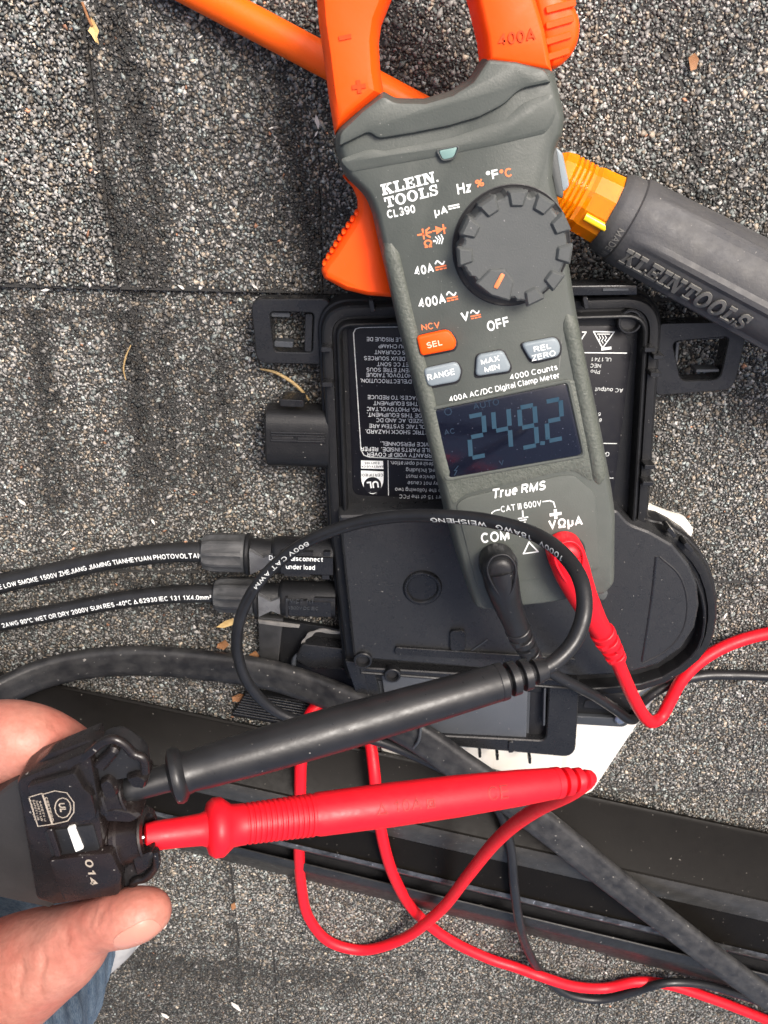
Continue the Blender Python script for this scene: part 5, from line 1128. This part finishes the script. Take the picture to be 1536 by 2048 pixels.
# ================================================================== the person: hand, jeans and shoe
def person():
    t = thing('person', 'person in blue jeans whose bare hand holds the black connector', 'person', P(120, 1980, 0))
    b0 = bmesh.new(); bmesh.ops.create_icosphere(b0, subdivisions=3, radius=1); TV = np.array([v.co[:] for v in b0.verts]); TF = np.array([[v.index for v in f.verts] for f in b0.faces]); b0.free()
    BV = []; BF = []
    def ball(c, r):
        BF.append(TF+len(BV)*len(TV)); BV.append((TV*r+np.array(c)[None])*S)
    def limb(pts, sub=10):
        """pts: (px,py,z,radius mm) chain of overlapping balls, smoothed into one skin by the remesher"""
        c = [P(p[0], p[1], p[2]) for p in pts]; cc = catmull(c, sub); rr = catmull([Vector((p[3], 0, 0)) for p in pts], sub)
        for p, r in zip(cc, rr): ball(p, r.x)
    # thumb: pad, waist below the nail, joint, base
    limb([(298, 1822, 199, 7.0), (276, 1828, 200, 8.2), (240, 1838, 200, 8.7), (206, 1846, 199, 8.3), (176, 1860, 198, 9.2), (130, 1894, 196, 13.0), (70, 1924, 193, 16.5), (10, 1958, 189, 19.5), (-60, 1990, 185, 21), (-150, 2000, 180, 21)], 6)
    # index finger: knuckle at the frame edge, bends behind the connector
    limb([(-170, 1600, 172, 17), (-70, 1508, 176, 14), (5, 1480, 178, 12.2), (60, 1480, 178, 11), (110, 1496, 176, 10), (150, 1522, 172, 9.2), (180, 1566, 166, 8.4), (186, 1610, 164, 7.2)], 6)
    limb([(-160, 1690, 166, 15), (-70, 1600, 164, 12), (0, 1560, 162, 10.6), (80, 1560, 160, 9.8), (140, 1600, 157, 9), (165, 1660, 155, 7.4)], 6)          # middle
    limb([(-170, 1750, 160, 15), (-80, 1660, 156, 11.5), (0, 1630, 152, 10), (70, 1640, 149, 9.2), (120, 1680, 147, 8.4), (130, 1730, 146, 7)], 6)          # ring
    limb([(-180, 1810, 156, 14), (-90, 1740, 150, 10.5), (-20, 1710, 146, 9), (40, 1720, 143, 8), (76, 1760, 142, 6.2)], 6)                                 # little
    limb([(-150, 1640, 172, 14), (-160, 1720, 166, 17), (-170, 1800, 164, 19), (-170, 1900, 172, 20), (-150, 1990, 180, 20)], 6)                            # palm edge
    limb([(-230, 1680, 170, 17), (-250, 1780, 166, 20), (-240, 1900, 172, 22)], 6)
    limb([(-170, 1850, 170, 22), (-280, 1900, 168, 24), (-420, 1990, 160, 25), (-640, 2120, 140, 30), (-900, 2300, 110, 36)], 8)                            # wrist and forearm
    # pads and knuckle swellings
    ball(P(70, 1560, 168), 8)
    me = bpy.data.meshes.new('hand_raw'); me.from_pydata(np.concatenate(BV).tolist(), [], np.concatenate(BF).tolist()); me.update()
    ob = bpy.data.objects.new('hand_raw', me); COL.objects.link(ob)
    r_ = ob.modifiers.new('r', 'REMESH'); r_.mode = 'VOXEL'; r_.voxel_size = .0011; r_.use_smooth_shade = True
    s_ = ob.modifiers.new('s', 'SMOOTH'); s_.iterations = 9; s_.factor = .5
    bpy.context.view_layer.update(); dg = bpy.context.evaluated_depsgraph_get()
    hm = bpy.data.meshes.new_from_object(ob.evaluated_get(dg)); bpy.data.objects.remove(ob)
    # skin creases pressed into the thumb base and joint
    n = len(hm.vertices); co = np.zeros(n*3, np.float32); hm.vertices.foreach_get('co', co); co = co.reshape(-1, 3)/S
    nr = np.zeros(n*3, np.float32); hm.vertices.foreach_get('normal', nr); nr = nr.reshape(-1, 3)
    d = co-np.array(CAM)[None]; dep = d@np.array(FWD); u = 768+F*(d@np.array(RIGHT))/dep; v = 1024-F*(d@np.array(UP))/dep
    disp = np.zeros(n)
    def crease(x0, y0, x1, y1, wd, dp, wob=0):
        L2 = (x1-x0)**2+(y1-y0)**2; tt = np.clip(((u-x0)*(x1-x0)+(v-y0)*(y1-y0))/L2, 0, 1)
        dx = u-(x0+tt*(x1-x0)+wob*np.sin(tt*7)); dy = v-(y0+tt*(y1-y0)); return -dp*np.exp(-(dx*dx+dy*dy)/(wd*wd))*np.sin(np.pi*np.clip(tt*.9+.05, 0, 1))**.5
    top = dep < 330
    for c_ in [(84, 1905, 82, 1995, 5, .75, 3), (42, 1920, 40, 2010, 6, .6, 3), (205, 1800, 196, 1862, 6, .45, 3), (218, 1802, 212, 1858, 5, .4, -3), (188, 1806, 180, 1866, 5, .35, 2), (120, 1850, 150, 1930, 5, .3, 4), (96, 1440, 128, 1470, 6, .4, 2), (30, 1415, 44, 1470, 7, .4, 3)]:
        disp += np.where(top, crease(*c_), 0)
    disp += np.where(top, .18*np.sin(u*.09+np.sin(v*.05)*2)*np.exp(-((u-120)/120)**2-((v-1900)/90)**2), 0)
    co = (co+nr*disp[:, None])*S; hm.vertices.foreach_set('co', co.astype(np.float32).ravel()); hm.update(); hm.name = 'body'
    hm.materials.clear(); hm.materials.append(M['skin'])
    hm.shade_smooth()
    body = bpy.data.objects.new('body', hm); COL.objects.link(body); attach(body, t)
    body['label'] = 'bare left hand with thumb and finger pinching the connector'
    # thumbnail: an oval plate fitted to the flank of the thumb tip
    from mathutils.bvhtree import BVHTree
    bv = BVHTree.FromPolygons([tuple(v.co/S) for v in hm.vertices], [tuple(p.vertices) for p in hm.polygons])
    C = P(262, 1838, 200); vn = ((CAM-C).normalized()*.74-UP*.64+RIGHT*.12).normalized()
    ax = (P(304, 1822, 200)-P(206, 1848, 200)).normalized(); ax = (ax-vn*ax.dot(vn)).normalized(); sd = vn.cross(ax)
    V = []; Fc = []; nr_, na = 7, 36
    for layer in (0, 1):
        for i in range(nr_):
            for j in range(na):
                ph = 2*math.pi*j/na; rho = (i+.02)/(nr_-1); c_, s_ = math.cos(ph), math.sin(ph); e = (abs(c_)**2.7+abs(s_)**2.7)**(-1/2.7)
                a = rho*e*c_*6.9; b = rho*e*s_*5.6
                h = bv.ray_cast(C+ax*(a+1.2)+sd*b+vn*40, -vn)[0]
                if h is None: h = C+ax*(a+1.2)+sd*b+vn*7
                V.append(h+vn*((.42-.22*rho**4) if layer == 0 else -.5))
    for layer in (0, 1):
        o = layer*nr_*na
        for i in range(nr_-1):
            for j in range(na): Fc.append((o+i*na+j, o+i*na+(j+1) % na, o+(i+1)*na+(j+1) % na, o+(i+1)*na+j))
        Fc.append(tuple(o+j for j in range(na)))
    o = (nr_-1)*na
    for j in range(na): Fc.append((o+j, o+(j+1) % na, nr_*na+o+(j+1) % na, nr_*na+o+j))
    mk('thumbnail', (V, Fc), 'nail', body, 50)
    # jeans: lower leg rising from the shoe towards the photographer
    pts = [P(90, 1905, 34), P(62, 1925, 56), P(24, 1955, 85), P(-40, 2010, 125), P(-150, 2110, 170), P(-320, 2260, 215), P(-580, 2480, 260)]
    rad = [40, 44, 47, 51, 56, 62, 70]
    def prof(u):
        x = u*(len(rad)-1); i = min(int(x), len(rad)-2); r = rad[i]+(rad[i+1]-rad[i])*(x-i); out = []
        for k in range(48):
            a = 2*math.pi*k/48; f = 1+.022*math.sin(3*a+u*22)+.016*math.sin(7*a-u*36)+.012*math.sin(u*95+2*math.sin(a*2)); out.append((r*f*math.cos(a), r*f*math.sin(a)))
        return out
    je = mk('jeans', sweep(pts, prof, 12), 'denim', t, 70)
    mk('seam', tube([P(190, 1945, 84), P(172, 1985, 98), P(150, 2040, 112), P(120, 2110, 126)], .8, 8, 6), mat('jeans_thread', (.3, .36, .42), .8), je, 60)
    sh = mk('shoe', loft(px2([(205, 1944, 10), (272, 1896, 14), (304, 1850, 16), (296, 1800, 16), (250, 1768, 14), (190, 1766, 14), (130, 1800), (60, 1900, 10), (40, 1990, 14), (110, 2030, 14)], 10), [(1, -1), (0, 1), (0, 10), (2, 12), (3, 20), (9, 30), (18, 36)], 6), 'shoe', t, 45)
    mk('sole', loft(px2([(203, 1948, 10), (275, 1899, 14), (308, 1850, 16), (299, 1797, 16), (250, 1764, 14), (188, 1762, 14), (126, 1798), (55, 1900, 10), (35, 1994, 14), (110, 2035, 14)], 8), [(1, -1.2), (0, .5), (0, 8.2), (1, 9)], 6), mat('pale_sole', (.45, .45, .44), .7, bump=(300, .4), var=(100, .5, (.3, .3, .29))), sh, 45)
person()

# ================================================================== leaves and needles on the shingles
def leaf(name, label, cat, pts, z, m, curl=1.2, stem=None, group=None):
    c = [P(x, y, z) for x, y in pts]; mx = sum(p.x for p in c)/len(c); my = sum(p.y for p in c)/len(c)
    V = [(p.x, p.y, z+curl*(.4+.6*math.sin(i*2.1))) for i, p in enumerate(c)]+[(mx, my, z-.1)]
    n = len(c); V += [(x, y, h+.15) for x, y, h in V]; Fc = []
    for i in range(n):
        j = (i+1) % n; Fc += [(i, j, n), (n+1+j, n+1+i, 2*n+1), (i, n+1+i, n+1+j, j)]
    if stem:
        g = tube([P(x, y, z+.5) for x, y in stem], .55, 8, 4); t = thing(name, label, cat, (mx, my, 0), group); mk('blade', (V, Fc), m, t, 40); mk('stem', g, M['leaf_o'], t, 60); return t
    return mk(name, (V, Fc), m, None, 40, label=label, category=cat, **({'group': group} if group else {}))
leaf('dried_leaf', 'pale yellow dried leaf with brown stem at the upper left', 'leaf', [(182, 34), (190, 42), (198, 62), (195, 74), (200, 88), (191, 84), (184, 70), (178, 62), (182, 50)], .9, 'leaf_y', 1.2, [(164, 4), (170, 20), (178, 40), (184, 52)])
leaf('leaf_fragment', 'orange brown leaf fragment just below the lower solar connector', 'leaf', [(450, 1240), (468, 1232), (466, 1250), (448, 1254), (434, 1250)], 1.5, 'leaf_y', 2, group='dry leaf bits by the clip')
leaf('leaf_fragment', 'small brown leaf fragment left of the black cable loop', 'leaf', [(436, 1286), (452, 1276), (458, 1290), (448, 1298), (434, 1292)], 1.2, 'leaf_o', 1.6, group='dry leaf bits by the clip')
leaf('leaf_fragment', 'reddish leaf crumb beside the grey clip plate', 'leaf', [(498, 1308), (512, 1298), (520, 1312), (506, 1320)], 2, 'leaf_o', 1.6, group='dry leaf bits by the clip')
leaf('leaf_fragment', 'tan leaf scrap touching the corner of the ribbed foot', 'leaf', [(464, 1392), (480, 1384), (490, 1390), (478, 1402), (466, 1400)], 1, 'leaf_o', 1.4, group='dry leaf bits by the clip')
leaf('leaf_fragment', 'tiny orange leaf crumb in the shingle joint below the red probe', 'leaf', [(462, 1808), (470, 1802), (472, 1816), (464, 1820)], .6, 'leaf_o', .8)
leaf('leaf_fragment', 'tan leaf crumb on the shingles near the top right corner', 'leaf', [(1376, 116), (1388, 106), (1398, 118), (1392, 138), (1380, 142)], .6, 'leaf_o', .9)
nd = mk('pine_needle', tube([P(520, 738, 1.2), P(548, 744, 1.6), P(578, 760, 2), P(600, 778, 2), P(618, 800, 1.6)], [.4, .75, .8, .75, .5], 8, 5), 'needle', None, 60, label='curved dry tan needle between the left ear and the output port', category='needle')
nd = mk('pine_needle', tube([P(262, 690, .9), P(252, 712, 1.4), P(247, 740, 1.2), P(252, 760, .8)], [.25, .4, .4, .25], 8, 5), 'needle', None, 60, label='thin curved brown needle on the bare shingles left of the inverter', category='needle')
# pale flakes and husks lying about
def flakes():
    spots = [(634, 244, 30, 100), (400, 74, 12, 30), (510, 574, 16, 140), (542, 256, 12, 20), (362, 574, 16, -35), (632, 268, 14, 60), (220, 520, 14, 110), (440, 350, 12, 120), (90, 580, 18, 5), (44, 1005, 22, 140), (130, 1066, 14, 40), (306, 1044, 14, 120), (1450, 1232, 16, 60), (555, 1455, 22, 5), (232, 1424, 8, 60), (330, 2042-10, 18, -30), (472, 2014, 26, -40), (330, 1854, 12, 50), (960, 1812, 12, 10), (1210, 70, 12, 20), (545, 430, 10, 100), (848, 62, 14, 80), (285, 1480-60, 10, 30)]
    g = []
    for x, y, ln, an in spots:
        z = 1.2 if not (1440 < y < 1460 or 1800 < y < 1820) else 8
        a = R(an); dx, dy = math.cos(a)*ln/2, -math.sin(a)*ln/2; wx, wy = -dy*.28, dx*.28
        ring = [(x-dx, y-dy), (x-dx*.3+wx, y-dy*.3+wy), (x+dx*.6+wx*.8, y+dy*.6+wy*.8), (x+dx, y+dy), (x+dx*.2-wx, y+dy*.2-wy)]
        c = [P(u, v, z) for u, v in ring]; V = [(p.x, p.y, z+random.uniform(-.2, .5)) for p in c]; V += [(p[0], p[1], p[2]-.6) for p in V]
        g.append((V, [(0, 1, 2, 3, 4), (9, 8, 7, 6, 5)]+[(i, (i+1) % 5, 5+(i+1) % 5, 5+i) for i in range(5)]))
    mk('flakes', g, 'husk', roof, 40, kind='stuff')
flakes()
print('objects', len(bpy.data.objects))
